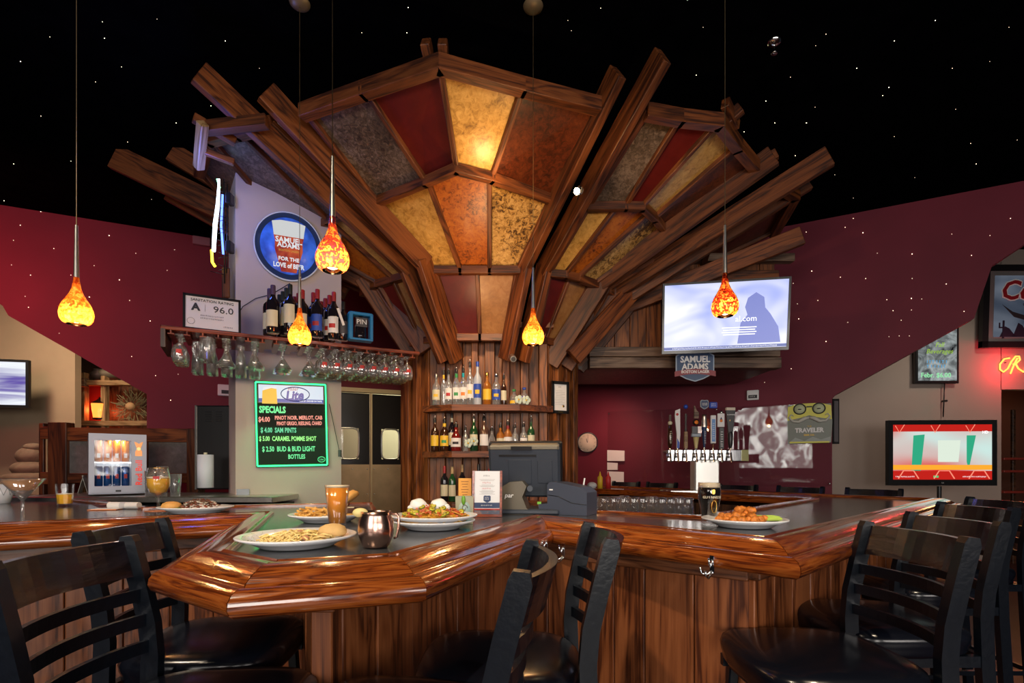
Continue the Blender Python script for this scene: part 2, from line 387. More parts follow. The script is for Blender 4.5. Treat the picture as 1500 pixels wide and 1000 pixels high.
# swing doors to the kitchen
yawL = math.atan2(WLd.y, WLd.x)
def dframe(x, y): p = onplane(x, y, WLa, WLn); return p
pL = dframe(499, 683); pR = dframe(600, 683); pm = dframe(543, 683)
tL = (pL - WLa).dot(WLd); tR = (pR - WLa).dot(WLd); tm = (pm - WLa).dot(WLd)
def wl(t, z, off=0): q = WLa + WLd * t - WLn * off; return V((q.x, q.y, z))
DT = (dframe(545, 577)).z
for k, (a, b) in enumerate(((tm - .62, tm - .012), (tm + .012, tm + .62))):
    M = Matrix.Translation(wl(a, 0, .02)) @ Matrix.Rotation(yawL, 4, 'Z') @ Matrix.Rotation(R(90), 4, 'X')
    d = thing('door_%d' % (k + 1), None, None, M=M); d['kind'] = 'structure'
    wd = b - a
    # leaf with a window opening
    g = G(); x0 = .20 if k == 0 else .11; x1 = x0 + .31; y0 = 1.38; y1 = 1.76
    if k == 0: x0 = .22; x1 = .48
    else: x0 = .12; x1 = .34
    for (u0, u1, v0, v1) in ((0, wd, .04, y0), (0, wd, y1, DT), (0, x0, y0, y1), (x1, wd, y0, y1)):
        g.box(((u0 + u1) / 2, (v0 + v1) / 2, 0), (u1 - u0, v1 - v0, .035))
    g.build('door_leaf', plain('door_black', (.012, .010, .010), .3), d)
    g = G(); cx = (x0 + x1) / 2; cy = (y0 + y1) / 2; pts = []
    for i in range(32):
        t = 2 * PI * i / 32; c, s_ = math.cos(t), math.sin(t)
        pts.append((cx + (x1 - x0) / 2 * abs(c) ** .5 * (1 if c > 0 else -1), cy + (y1 - y0) / 2 * abs(s_) ** .35 * (1 if s_ > 0 else -1), .022))
    g.tube(pts, .011, 6, closed=True); g.build('window_gasket', STEEL, d)
    for (ax, ay) in ((x0, y0), (x0, y1), (x1, y0), (x1, y1)):
        pass
    G().box((cx, cy, 0), (x1 - x0, y1 - y0, .006)).build('window_pane', PLEXI, d)
    G().box((wd / 2, (HC + .02) / 2 + .03, .022), (wd - .01, HC - .03, .004)).build('kick_plate', BRASS, d)
    for (bx, by) in [(q, 1.26) for q in (.03, .2, .4, wd - .03)] + [(q, r_) for q in (.03, wd - .03) for r_ in (.95, .6)]:
        G().sphere((bx, by, .026), .009, 8).build('rivet', STEEL, d)
    G().box((wd - .045 if k else .05, DT - .12, .03), (.13, .16, .02)).build('hinge_guard', plain('galvanised', (.35, .33, .28), .5, .3), d)
dg = G(); 
M = Matrix.Translation(wl(tm, 0, 0)) @ Matrix.Rotation(yawL, 4, 'Z')
lit = plain('kitchen_gap_trim', (.62, .50, .30), .5)  # pale colour stands for kitchen light in the door gaps
tag(G().box((0, 0, DT + .035), (1.30, .10, .05)).build('trim_3', lit, None, M), kind='structure')
tag(G().box((0, -.03, DT / 2), (.022, .05, DT)).build('trim_4', lit, None, M), kind='structure')
tag(G().box((0, .02, (DT + 3.2) / 2), (1.6, .1, 3.2 - DT - .1)).build('trim_5', MAROON, None, M), kind='structure')

# fibre-optic stars in the ceiling and the maroon walls
STAR = emit('star_light', (1, .85, .6), 5)
sm = G().sphere((0, 0, 0), .0052, 6).mesh('star_light', STAR)
def star(p, par, s=1):
    o = bpy.data.objects.new('star_light', sm); COL.objects.link(o); o.parent = par; o.location = p - (par.location if par else V()); o.scale = (s, s, s)
st_c = [(73,54),(153,56),(150,32),(178,98),(258,180),(6,294),(51,313),(222,292),(309,155),(530,48),(596,48),(598,11),(832,30),(837,45),(1007,0),(1210,50),(1158,113),(1195,67),(1310,60),(1302,128),(1293,140),(1182,180),(1255,100),(1395,100),(1422,210),(1430,240),(1090,193),(1165,228),(1122,148),(1194,157),(1181,180),(1223,256),(1135,180),(1310,200),(1478,40),(1490,205),(1400,160),(1340,260),(1020,110),(1030,40),(880,12),(140,120),(60,170),(20,240),(230,28),(330,60),(380,100),(30,90),(104,236),(187,208),(1250,290),(1370,30),(1450,90)]
for x, y in st_c:
    Y = FP * (ZC - .004 - HC) / (HZ - y); p = at(x, y, Y)
    if p.y < 7.5: star(p, ceil, random.choice((.18, .26, .36)) * (.5 + p.y / 5))
wr = bpy.data.objects['wall_right']; wlft = bpy.data.objects['wall_left']
for x, y in [(1181,340),(1164,357),(1140,375),(1238,333),(1264,341),(1394,343),(1189,397),(1231,406),(1268,408),(1336,408),(1336,372),(1423,374),(1285,371),(1168,445),(1170,467),(1162,415),(1198,440),(1242,472),(1299,439),(1308,455),(1320,469),(1335,454),(1335,437),(1350,438),(1302,493),(1317,492),(1332,492),(1412,456),(1159,540),(1003,561),(1386,416),(1480,320),(1450,345),(1210,500),(865,548),(1120,560),(1185,300),(1250,320)]:
    star(onplane(x, y, WRa, WRn) + WRn * .004, wr, random.choice((.35, .5, .7)))
for x, y in [(79,364),(17,388),(45,403),(104,403),(37,434),(42,450),(103,432),(138,389),(199,371),(175,410),(256,366),(245,396),(87,488),(193,522),(228,550),(261,548),(250,586),(131,435),(110,360),(30,330),(150,310),(20,352),(220,470),(270,520),(60,310),(160,345),(190,440)]:
    star(onplane(x, y, WLa, WLn) + WLn * .004, wlft, random.choice((.35, .5, .7)))

# ------------------------------------------------------------------ fan canopy on its oak column
cano = thing('fan_canopy', 'large fan-shaped oak canopy with gold, red and orange mica panels spreading from the fluted column', 'canopy', (-.2, 4.8, 0))
Z = (2.35, 2.80, 3.15, 3.45)
def rp(i, x, y): return atz(x, y, Z[i])
FAC = [   # (lower ring, upper ring, lower px points, upper px points, panel kinds)
 (0, 1, [(668, 489), (703, 489), (740, 489)], [(637, 392), (699, 391), (758, 392)], ['red', 'tan']),
 (1, 2, [(632, 390), (674, 390), (717, 390), (760, 390)], [(555, 292), (628, 264), (717, 258), (808, 286)], ['gold', 'orange', 'goldblack']),
 (2, 3, [(550, 290), (623, 260), (668, 240), (721, 254), (808, 286)], [(445, 157), (533, 125), (644, 86), (767, 120), (880, 149)], ['silver', 'red', 'gold', 'rust']),
 (0, 1, [(786, 490), (799, 494), (820, 499)], [(805, 395), (834, 403), (864, 413)], ['red', 'tan']),
 (1, 2, [(805, 395), (829, 397), (848, 402), (873, 411)], [(863, 297), (905, 298), (946, 312), (976, 337)], ['gold', 'orange', 'goldblack']),
 (2, 3, [(863, 297), (917, 296), (942, 297), (960, 314), (977, 337)], [(949, 157), (998, 166), (1054, 172), (1081, 208), (1108, 240)], ['silver', 'red', 'gold', 'rust']),
 (0, 1, [(846, 504), (853, 507), (862, 511)], [(892, 420), (905, 430), (918, 441)], ['tan', 'orange']),
 (1, 2, [(892, 420), (905, 430), (918, 441)], [(1012, 345), (1038, 354), (1028, 388)], ['rust', 'orange']),
 (2, 3, [(1012, 345), (1038, 354), (1028, 388)], [(1138, 265), (1165, 281), (1134, 337)], ['red', 'rust']),
 (0, 1, [(604, 497), (617, 495), (636, 491)], [(552, 411), (575, 404), (599, 397)], ['red', 'tan']),
 (1, 2, [(531, 424), (552, 411), (575, 404), (599, 397)], [(400, 372), (435, 345), (480, 318), (524, 300)], ['tan', 'orange', 'gold']),
 (2, 3, [(400, 372), (435, 345), (480, 318), (524, 300)], [(292, 245), (306, 196), (348, 187), (398, 176)], ['silver', 'silver', 'silver']),
]
def orient(pts):
    n = (pts[1] - pts[0]).cross(pts[2] - pts[0])
    return pts if n.z > 0 else pts[::-1]
def slabtri(name, pts, t, mat, par):
    # non-planar quads split into triangles with a common thickness direction
    n = (pts[1] - pts[0]).cross(pts[2] - pts[0]).normalized()
    if n.z < 0: n = -n
    k = len(pts); vs = [p.copy() for p in pts] + [p + n * t for p in pts]
    c = sum(pts, V((0, 0, 0))) / k
    fs = []
    vs += [c, c + n * t]
    for i in range(k):
        j = (i + 1) % k; fs += [(i, j, 2 * k), (k + j, k + i, 2 * k + 1), (j, i, k + i, k + j)]
    return G().add(vs, fs).build(name, mat, par, world=True)
done = set()
for lo, hi, pl, pu, kinds in FAC:
    A = [rp(lo, *p) for p in pl]; B = [rp(hi, *p) for p in pu]
    for i, kd in enumerate(kinds):
        pts = [A[i], A[i + 1], B[i + 1], B[i]]
        if lo == 1 and kd == 'orange' and pu[1] == (628, 264): md = (B[i] + B[i + 1]) / 2; nn_ = (A[i + 1] - A[i]).cross(md - A[i]); pts = [A[i], A[i + 1], B[i + 1], onplane(668, 241, A[i], nn_), B[i]]
        slabtri('panel', pts, .012, PAN[kd], cano)
    for i in range(len(pl)):
        edge = i in (0, len(pl) - 1)
        dn = V((0, 0, -.016))
        beam('batten', A[i] + dn, B[i] + dn, .032 if not edge else .04, .035, WX, cano)
    ring = [(A, lo)] + ([(B, 3)] if hi == 3 else [])
    for P, r_ in ring:
        for i in range(len(P) - 1):
            key = (round(P[i].x, 1), round(P[i].y, 1), round(P[i + 1].x, 1), r_)
            if key in done: continue
            done.add(key)
            big = r_ == 3
            beam('ring_beam', P[i] + V((0, 0, -.03)), P[i + 1] + V((0, 0, -.03)), .07 if big else .05, .085 if big else .06, WX, cano, ext=.03)
RAF = [
 [(297, 112, 3.52), (597, 392, 2.80), (652, 524, 2.16)],
 [(394, 140, 3.52), (621, 384, 2.80), (668, 524, 2.16)],
 [(902, 112, 3.52), (769, 388, 2.80), (741, 522, 2.16)],
 [(967, 88, 3.52), (797, 392, 2.80), (766, 524, 2.16)],
 [(1128, 232, 3.46), (882, 412, 2.80), (808, 530, 2.16)],
 [(1210, 232, 3.46), (903, 424, 2.80), (829, 534, 2.16)],
 [(172, 232, 3.74), (537, 408, 2.84), (607, 515, 2.26)],
 [(256, 226, 3.76), (556, 408, 2.84), (622, 510, 2.26)],
 [(1178, 268, 3.52), (925, 428, 2.78), (842, 520, 2.2)],
 [(1170, 347, 3.20), (921, 446, 2.74), (848, 536, 2.2)],
 [(252, 284, 3.62), (505, 425, 2.82)],
]
for r_ in RAF:
    P = [atz(*q) for q in r_]
    for a, b in zip(P, P[1:]):
        beam('rafter', a, b, .052, .15 if r_[0][0] != 172 else .19, WX, cano, ext=.05)
for (x, y, x2, y2) in ((623, 60, 632, 100), (648, 60, 652, 100), (1086, 158, 1060, 182), (1062, 150, 1078, 185), (1180, 268, 1150, 285), (1138, 225, 1105, 245)):
    beam('stub', atz(x, y, 3.52), atz(x2, y2, 3.46), .05, .07, WX, cano)
# left end frame of the canopy beside the pier
beam('end_post', atz(297, 180, 3.3), at(291, 246, 3.25), .05, .05, WT, cano, up=(0, 1, 0))
beam('end_rail', atz(283, 172, 3.35), atz(345, 208, 3.3), .045, .05, WX, cano)
beam('end_rail', atz(300, 188, 3.32), atz(392, 178, 3.34), .06, .07, WX, cano)
beam('end_rail', atz(300, 222, 3.22), atz(343, 238, 3.2), .03, .04, WX, cano)

# column
colm = thing('column', 'wide fluted oak column of staggered vertical boards behind the bottle shelves', 'column', (-.2, 4.6, 0))
def boards(a, b, n, name, mat, par, z0, z1, depth=.03, seed=1, alt=True, t=.03):
    a = V((*a, 0)); b = V((*b, 0)); d = (b - a); l = d.length; d.normalize(); nn = V((d.y, -d.x, 0)); rz = math.atan2(d.y, d.x)
    rnd = random.Random(seed); ws = [rnd.uniform(.75, 1.25) for _ in range(n)]; s_ = sum(ws); x = 0
    for i, w_ in enumerate(ws):
        w_ = w_ / s_ * l; c = a + d * (x + w_ / 2); x += w_
        off = (depth if i % 2 else 0) if alt else rnd.uniform(0, depth)
        g = G().box((0, 0, 0), (w_ - .003, t + off, z1 - z0), bev=.003)
        g.build(name, mat, par, Matrix.Translation(V((c.x, c.y, (z0 + z1) / 2)) + nn * (off / 2)) @ Matrix.Rotation(rz, 4, 'Z'), world=True)
CA, CB, CCc, CD = (-.98, 4.62), (-.68, 4.30), (.29, 4.30), (.535, 4.66)
boards(CA, CB, 5, 'board', WZ, colm, 0, 2.42, .05, 2)
boards(CB, CCc, 14, 'board', WZ, colm, 0, 2.42, .045, 3)
boards(CCc, CD, 6, 'board', WZ, colm, 0, 2.42, .05, 4)
g = G(); g.prism([CA, CB, CCc, CD, (.585, 6.0), (-.98, 6.0)], 0, 2.5); g.M = Matrix.Translation((0, .03, 0)); 
core = G(); core.prism([(CA[0], CA[1] + .05), (CB[0], CB[1] + .05), (CCc[0], CCc[1] + .05), (CD[0], CD[1] + .05), (.585, 5.9), (-.98, 5.9)], 0, 2.5)
core.build('core', WD, colm, world=True)
beam('capital', (CB[0] - .05, 4.25, 2.44), (CCc[0] + .05, 4.25, 2.44), .08, .05, WX, colm)
# edge trims at both sides of the column
beam('edge_board', (.553, 4.62, 0), (.553, 4.62, 2.2), .03, .04, WG, colm, up=(0, 1, 0))

# shelves on the column: shallow bowed boards
def colshelf(z, lab):
    s_ = thing('liquor_shelf', lab, 'shelf', (-.2, 4.2, z))
    g = G(); g.prism([(-.70, 4.29), (-.72, 4.17), (-.47, 4.05), (.06, 4.05), (.33, 4.17), (.31, 4.29)], z - .048, z); g.M = Matrix.Identity(4)
    g.build('shelf_board', WX, s_, world=True); return s_
colshelf(1.775, 'upper bowed oak liquor shelf on the column'); colshelf(1.41, 'middle bowed oak liquor shelf behind the till'); colshelf(1.01, 'lowest bowed oak shelf with wine bottles')

# oak soffit wall behind the large screen
sof = thing('oak_soffit', 'oak panelled bulkhead with a grey wood beam behind the wall screen', 'bulkhead', (1.4, 4.7, 2.15))
beam('lower_beam', (.68, 4.6, 2.20), (2.36, 4.6, 2.20), .12, .095, WG, sof)
beam('lower_beam', (.68, 4.62, 2.30), (2.36, 4.62, 2.30), .12, .085, WG, sof)
boards((.66, 4.68), (1.34, 4.68), 5, 'panel', WZ, sof, 2.34, 3.15, .006, 5, False, .03)
G().box((1.40, 4.70, 2.62), (.14, .04, .6)).build('speaker_cloth', BLACK, sof, world=True)  # black block put in for the shade of the opening
boards((1.47, 4.68), (2.36, 4.68), 5, 'panel', WZ, sof, 2.85, 3.2, .006, 6, False, .03)
beam('upper_beam', (1.2, 4.62, 2.98), (2.36, 4.62, 2.98), .08, .09, WX, sof)
beam('upper_beam', (1.2, 4.62, 3.14), (2.50, 4.62, 3.14), .08, .07, WG, sof)
G().box((1.48, 5.1, 2.18), (1.76, .85, .03)).build('soffit_board', WD, sof, world=True)

# ------------------------------------------------------------------ bar counter
IP = [V(p) for p in [(-5.4, 4.35, 0), (-2.62, 1.48, 0), (-1.11, 2.42, 0), (-.709, 1.305, 0), (-.518, 1.168, 0), (-.307, 1.246, 0), (.10, 2.26, 0), (.75, 1.56, 0), (2.74, 3.40, 0), (.98, 5.62, 0)]]
def offs(P, u):
    out = []
    for i, p in enumerate(P):
        def nrm(a, b): d = (b - a).normalized(); return V((d.y, -d.x, 0))
        n1 = nrm(P[i - 1], p) if i > 0 else nrm(p, P[i + 1]); n2 = nrm(p, P[i + 1]) if i < len(P) - 1 else n1
        m = (n1 + n2); m = m / m.length_squared * 2 if m.length > 1e-4 else n1
        out.append(p + m * u)
    return out
bar = thing('bar_counter', 'long angular oak bar counter with glossy moulded rail and slate-grey top', 'bar', (0, 1.8, 0))
RP = [(0, 1.04), (0, 1.074), (.006, 1.082), (.014, 1.084), (.020, 1.079), (.040, 1.083), (.068, 1.080), (.094, 1.068), (.112, 1.055), (.117, 1.047), (.122, 1.049), (.138, 1.048), (.152, 1.041), (.161, 1.029), (.163, 1.015), (.157, 1.002), (.145, .994), (.12, .99), (.0, .99)]
lay = [offs(IP, u) for u, z in RP]
for i in range(len(IP) - 1):
    a = IP[i]; b = IP[i + 1]; x = (b - a).normalized(); y = V((-x.y, x.x, 0))
    M = Matrix((x, y, V((0, 0, 1)))).transposed().to_4x4(); M.translation = (a + b) / 2 + V((0, 0, 1.03)); Mi = M.inverted()
    n = len(RP); vs = []; fs = []
    for end in (i, i + 1):
        sgn = .0012 if end == i else -.0012
        for k, (u, z) in enumerate(RP): q = lay[k][end] + x * sgn; vs.append(Mi @ V((q.x, q.y, z)))
    for k in range(n):
        k2 = (k + 1) % n; fs.append((k, k2, n + k2, n + k))
    g = G(); g.add(vs, fs, sm=True); g.add(vs[:n], [tuple(range(n))]); g.add(vs[n:], [tuple(range(n))])
    g.build('rail_segment', WR, bar, M, world=True)
inner = [(.66, 5.20), (2.02, 3.46), (.82, 2.24), (.37, 2.55), (.14, 2.78), (-.12, 2.75), (-.17, 2.32), (-.60, 2.32), (-.84, 3.08), (-1.92, 2.72), (-4.95, 4.85)]
outer = offs(IP, .004)
G().prism([(p.x, p.y) for p in outer] + inner, 1.035, 1.066).build('countertop', SLATE, bar, world=True)
for k in range(len(inner) - 1):
    a = V((*inner[k], 1.054)); b = V((*inner[k + 1], 1.054))
    if k in (4, 5, 6, 7): beam('edge_trim', a, b, .025, .04, WM, bar, ext=.01); continue
    beam('edge_trim', a, b, .05, .05, WR, bar, ext=.02)
# inner drop panels behind the well
for k in range(len(inner) - 1):
    a = V((*inner[k], .5)); b = V((*inner[k + 1], .5))
    d = (b - a).normalized(); nn = V((-d.y, d.x, 0)) * .0
    beam('back_panel', a, b, .02, 1.0, WD, bar, bev=0)
BU = offs(IP, -.06)
BP = [BU[0], BU[1], V((-1.06, 2.42, 0)), V((-.93, 2.28, 0)), V((-.505, 1.335, 0)), V((-.445, 1.335, 0)), V((-.09, 2.25, 0)), BU[7], BU[8], BU[9]]
BP[2] = BU[1] + (BU[2] - BU[1]) * .97
for i in range(len(BP) - 1):
    a, b = BP[i], BP[i + 1]; l = (b - a).length
    if l < .1: continue
    n = max(1, round(l / .155)); x = (b - a).normalized(); nn = V((x.y, -x.x, 0))
    boards((a.x, a.y), (b.x, b.y), n, 'front_plank', WP, bar, .0, .93, .006, 20 + i, False, .02)
    beam('frieze_board', a + V((0, 0, .962)) + nn * .012, b + V((0, 0, .962)) + nn * .012, .04, .062, wood('frieze%d' % i, (.045, .014, .006), (.12, .04, .015), (.19, .07, .03), 'X', .35, .2) if i == 0 else MATS['frieze0'], bar)
    beam('baseboard', a + V((0, 0, .06)) + nn * .02, b + V((0, 0, .06)) + nn * .02, .02, .12, MATS['frieze0'], bar)
beam('corner_post', (-.475, 1.318, 0), (-.475, 1.318, .94), .055, .05, WX, bar, up=(0, 1, 0))
G().box((-.475, 1.312, .945), (.078, .078, .028), bev=.003).build('post_cap', WX, bar, world=True)
# purse hooks under the rail
def hook(x, y, Y, rz):
    M = Matrix.Translation(at(x, y, Y)) @ Matrix.Rotation(rz, 4, 'Z')
    g = G(); g.box((0, 0, 0), (.012, .004, .05)); 
    for z0, o_ in ((.012, .02), (-.02, .042)):
        g.tube([(0, 0, z0), (0, -.01, z0 - .012), (0, -o_ * .6, z0 - .018), (0, -o_, z0 - .008), (0, -o_ - .002, z0 + .008)], .003, 6)
    g.tube([(0, 0, -.02), (-.012, -.01, -.03), (-.026, -.012, -.028), (-.03, -.014, -.01)], .003, 6)
    g.build('purse_hook', CHROME, bar, M, world=True)
hook(825, 806, 1.78, R(-45)); hook(1043, 826, 1.50, R(-45)); hook(339, 785, 2.02, R(30)); hook(800, 798, 1.86, R(-45))

# underbar shelf where the upturned pint glasses stand, and the back counter under the shelves
ub = thing('underbar_shelf', 'dark underbar shelf behind the front counter holding upturned glasses', 'shelf', (.8, 2.9, .9))
G().prism([(.30, 2.80), (.30, 3.15), (1.25, 3.05), (1.35, 2.82), (.86, 2.42), (.80, 2.44)], .93, .97).build('shelf_board', BLACK, ub, world=True)
G().prism([(.42, 2.85), (.42, 3.0), (1.15, 2.95), (1.15, 2.82), (.9, 2.55)], .0, .93).build('shelf_base', WD, ub, world=True)

# ------------------------------------------------------------------ lamps
def pendmat(nm='art_glass_orange', es=.32, c0=None):
    m, N, L, b = newmat(nm); N.remove(b); out = N['Material Output']
    tc = N.new('ShaderNodeTexCoord'); mp = N.new('ShaderNodeMapping'); mp.inputs['Scale'].default_value = (70, 70, 55)
    n = N.new('ShaderNodeTexNoise'); n.inputs['Scale'].default_value = 1; n.inputs['Detail'].default_value = 3; n.inputs['Distortion'].default_value = 1
    L.new(tc.outputs['Object'], mp.inputs[0]); L.new(mp.outputs[0], n.inputs['Vector'])
    r = N.new('ShaderNodeValToRGB'); e = r.color_ramp.elements
    e[0].position = .36; e[0].color = (.62, .055, .008, 1); e[1].position = .68; e[1].color = (1, .48, .09, 1)
    k = e.new(.5); k.color = (.92, .20, .022, 1)
    if c0: e[0].color = c0; k.color = (.45, .03, .008, 1)
    k = None; L.new(n.outputs['Fac'], r.inputs['Fac'])
    tr = N.new('ShaderNodeBsdfTransparent'); L.new(r.outputs['Color'], tr.inputs[0])
    tl = N.new('ShaderNodeBsdfTranslucent'); L.new(r.outputs['Color'], tl.inputs[0])
    em = N.new('ShaderNodeEmission'); L.new(r.outputs['Color'], em.inputs[0]); em.inputs[1].default_value = es
    gl = N.new('ShaderNodeBsdfGlossy'); gl.inputs['Roughness'].default_value = .05
    a1 = N.new('ShaderNodeMixShader'); a1.inputs[0].default_value = .8; L.new(tr.outputs[0], a1.inputs[1]); L.new(tl.outputs[0], a1.inputs[2])
    ad = N.new('ShaderNodeAddShader'); L.new(a1.outputs[0], ad.inputs[0]); L.new(em.outputs[0], ad.inputs[1])
    lw = N.new('ShaderNodeLayerWeight'); lw.inputs['Blend'].default_value = .25
    a2 = N.new('ShaderNodeMixShader'); L.new(lw.outputs['Fresnel'], a2.inputs[0]); L.new(ad.outputs[0], a2.inputs[1]); L.new(gl.outputs[0], a2.inputs[2])
    L.new(a2.outputs[0], out.inputs[0]); return m
PGL = pendmat(); PGR = pendmat('art_glass_dark_red', .10, (.10, .006, .004, 1)); PGS = pendmat('art_glass_speckled', .22, (.12, .03, .06, 1)); BULB = emit('bulb', (1, .70, .34), 14); CORD = plain('brass_cord', (.30, .22, .12), .4, .6)
pend = thing('pendant_lamp', '', 'pendant lamp', (0, 0, 0), group='teardrop pendant lamps over the bar')
G().lathe([(.036, .0), (.049, .008), (.057, .022), (.0605, .042), (.058, .062), (.049, .086), (.036, .108), (.025, .128), (.017, .150), (.013, .175), (.010, .20)], 32).build('glass_shade', PGL, pend)
G().cyl((0, 0, .165), (0, 0, .42), .011, .006, 12).build('stem', STEEL, pend)
G().sphere((0, 0, .034), .030, 16, sz=.9).build('bulb', BULB, pend)
PL = [(112, 2.2, 1.892, 'pendant lamp with teardrop glass hanging at far left over left bar section'),
      (439, 2.81, 1.948, 'pendant lamp with glowing amber teardrop hanging just before the wine shelf'),
      (487, 1.9, 2.005, 'largest pendant lamp, mottled teardrop glass hanging beside the round sign'),
      (781, 2.83, 1.953, 'pendant lamp with small amber teardrop hanging before the fluted column'),
      (1062, 2.4, 1.985, 'pendant lamp with dark red teardrop hanging in front of the large screen')]
for i, (px, Y, zb, lb) in enumerate(PL):
    loc = V(((px - 750) * Y / FP, Y, zb))
    o = pend if i == 0 else dup(pend, loc=loc)
    o.location = loc; o['label'] = lb
    if i in (2, 4):
        for c in kids(o):
            if c.name.startswith('glass_shade'): c.data = c.data.copy(); c.data.materials[0] = PGR if i == 4 else PGS
    cdx = G().cyl((0, 0, .42), (0, 0, ZC - zb), .0016, n=6).build('cord', CORD, o)
    G().lathe([(0, -.022), (.03, -.02), (.052, -.008), (.055, 0)], 20, c=(0, 0, ZC - zb)).build('ceiling_cap', CORD, o)
    light('POINT', 'pendant_glow', loc + V((0, 0, -.015)), 5 if i != 4 else 3, (1, .60, .25), .02)
# small clip lamp between the two right-hand rafters
cl = thing('spot_lamp', 'small bright spot lamp clipped between the two central right rafters', 'spot lamp', at(845, 280, 2.72))
G().sphere((0, 0, 0), .016, 12).build('bulb', emit('spot_bulb', (1, .78, .45), 90), cl)
G().cyl((.0, .012, .0), (.02, .05, .03), .016, .022, 14).build('lamp_socket', BLACK, cl)
G().tube([(.02, .05, .03), (.03, .10, .05), (.02, .16, .04)], .004, 6).build('lamp_arm', BLACK, cl)
p = at(845, 280, 2.70)
light('SPOT', 'canopy_lamp_hot', at(730, 272, 3.14), 5, (1, .62, .26), .02, at(712, 240, 3.2), spot=150, blend=.9)
light('SPOT', 'canopy_lamp_left', p, 22, (1, .62, .26), .02, at(722, 262, 3.15), spot=120, blend=.9)
light('SPOT', 'canopy_lamp_right', p, 40, (1, .62, .26), .02, at(900, 320, 3.7), spot=110, blend=.9)
light('SPOT', 'canopy_uplight', at(690, 470, 3.5), 16, (1, .60, .28), .05, at(690, 330, 3.6), spot=130, blend=.9)
light('SPOT', 'column_wash', (-.2, 2.9, 3.0), 120, (1, .66, .36), .1, (-.2, 4.3, 1.6), spot=60, blend=.8)
light('SPOT', 'hall_lamp', (1.1, 5.5, 2.1), 34, (1, .5, .36), .1, (1.0, 6.3, 1.2), spot=120, blend=.9)
light('SPOT', 'left_hall_lamp', (-5.5, 5.3, 3.2), 150, (1, .80, .56), .15, (-6.6, 7.0, 1.4), spot=140, blend=.9)  # unseen spot added to brighten the tan wall beyond the opening
light('SPOT', 'shelving_lamp', (-4.7, 6.3, 3.3), 34, (1, .78, .5), .1, (-5.6, 7.4, 1.8), spot=80, blend=.9)  # unseen spot added to lift the shelving wood
light('SPOT', 'kitchen_door_lamp', (-1.35, 4.9, 2.9), 60, (1, .80, .5), .1, (-1.7, 6.3, .7), spot=90, blend=.9)  # unseen spot added to brighten the kick plates
light('SPOT', 'right_hall_lamp', (5.0, 4.4, 3.3), 70, (1, .85, .68), .15, (4.8, 6.0, 1.2), spot=100, blend=.9)
light('POINT', 'neon_blue_glow', at(286, 262, 3.1), 8, (.10, .18, 1), .08)
light('POINT', 'neon_red_glow', at(1490, 535, 5.8), 11, (1, .03, .05), .06)
light('AREA', 'left_red_glow', (-4.6, 3.6, 2.9), 22, (1, .08, .10), .6, (-4.8, 5, 2.5))

spk = thing('sprinkler', 'chrome sprinkler head on the black ceiling at upper right', 'sprinkler', atz(1134, 62, ZC))
G().lathe([(0, -.02), (.035, -.012), (.04, 0)], 18).build('escutcheon', CHROME, spk); G().cyl((0, 0, -.06), (0, 0, -.01), .006, n=8).build('stem', CHROME, spk)
G().lathe([(0, -.066), (.018, -.068), (.018, -.064), (0, -.062)], 12).build('deflector', CHROME, spk)

# ------------------------------------------------------------------ bar stools
stool = thing('bar_stool', '', 'bar stool', (0, 0, 0), group='black ladder-back bar stools around the bar')
def seatmesh():
    g = G(); n = 36; rings = [(.97, .70), (1.0, .712), (1.0, .722), (1.02, .735), (1.03, .752), (1.01, .768), (.93, .780), (.75, .786), (.4, .788)]
    vs = []; fs = []
    for sc_, z in rings:
        for i in range(n):
            t = 2 * PI * i / n; c, s_ = math.cos(t), math.sin(t)
            rx = .215 * abs(c) ** .55 * (1 if c > 0 else -1); ry = .215 * abs(s_) ** .55 * (1 if s_ > 0 else -1) * (1 + .08 * c)
            vs.append((rx * sc_ + .01, ry * sc_, z))
    for k in range(len(rings) - 1):
        for i in range(n): j = (i + 1) % n; a = k * n; b = a + n; fs.append((a + i, a + j, b + j, b + i))
    vs.append((.01, 0, .788)); m = (len(rings) - 1) * n
    for i in range(n): fs.append((m + i, m + (i + 1) % n, len(vs) - 1))
    fs.append(tuple(range(n))[::-1]); g.add(vs, fs, sm=True); return g
seatmesh().build('seat', VINYL, stool)
HW = .182
def post(sy):
    g = G(); path = [(-.25, 0), (-.225, .35), (-.205, .66), (-.20, .82), (-.207, .90), (-.230, 1.0), (-.256, 1.10), (-.258, 1.118)]
    vs = []; fs = []; k = len(path)
    for i, (x, z) in enumerate(path):
        a = V(path[max(i - 1, 0)]); b = V(path[min(i + 1, k - 1)]); t = (b - a).normalized(); nn = V((t.y, -t.x))
        hw = .021 if i < k - 1 else .014
        for dx, dy in ((-hw, -.0135), (hw, -.0135), (hw, .0135), (-hw, .0135)):
            vs.append((x + nn.x * dx, sy * HW + dy, z + nn.y * dx))
    for i in range(k - 1):
        a = i * 4
        for j in range(4): j2 = (j + 1) % 4; fs.append((a + j, a + j2, a + 4 + j2, a + 4 + j))
    fs += [(3, 2, 1, 0), (4 * k - 4, 4 * k - 3, 4 * k - 2, 4 * k - 1)]
    return g.add(vs, fs)
for sy in (-1, 1):
    post(sy).build('leg', METB, stool)
    beam('leg', (.17, sy * .165, .70), (.215, sy * .185, 0), .03, .03, METB, stool, up=(0, 1, 0))
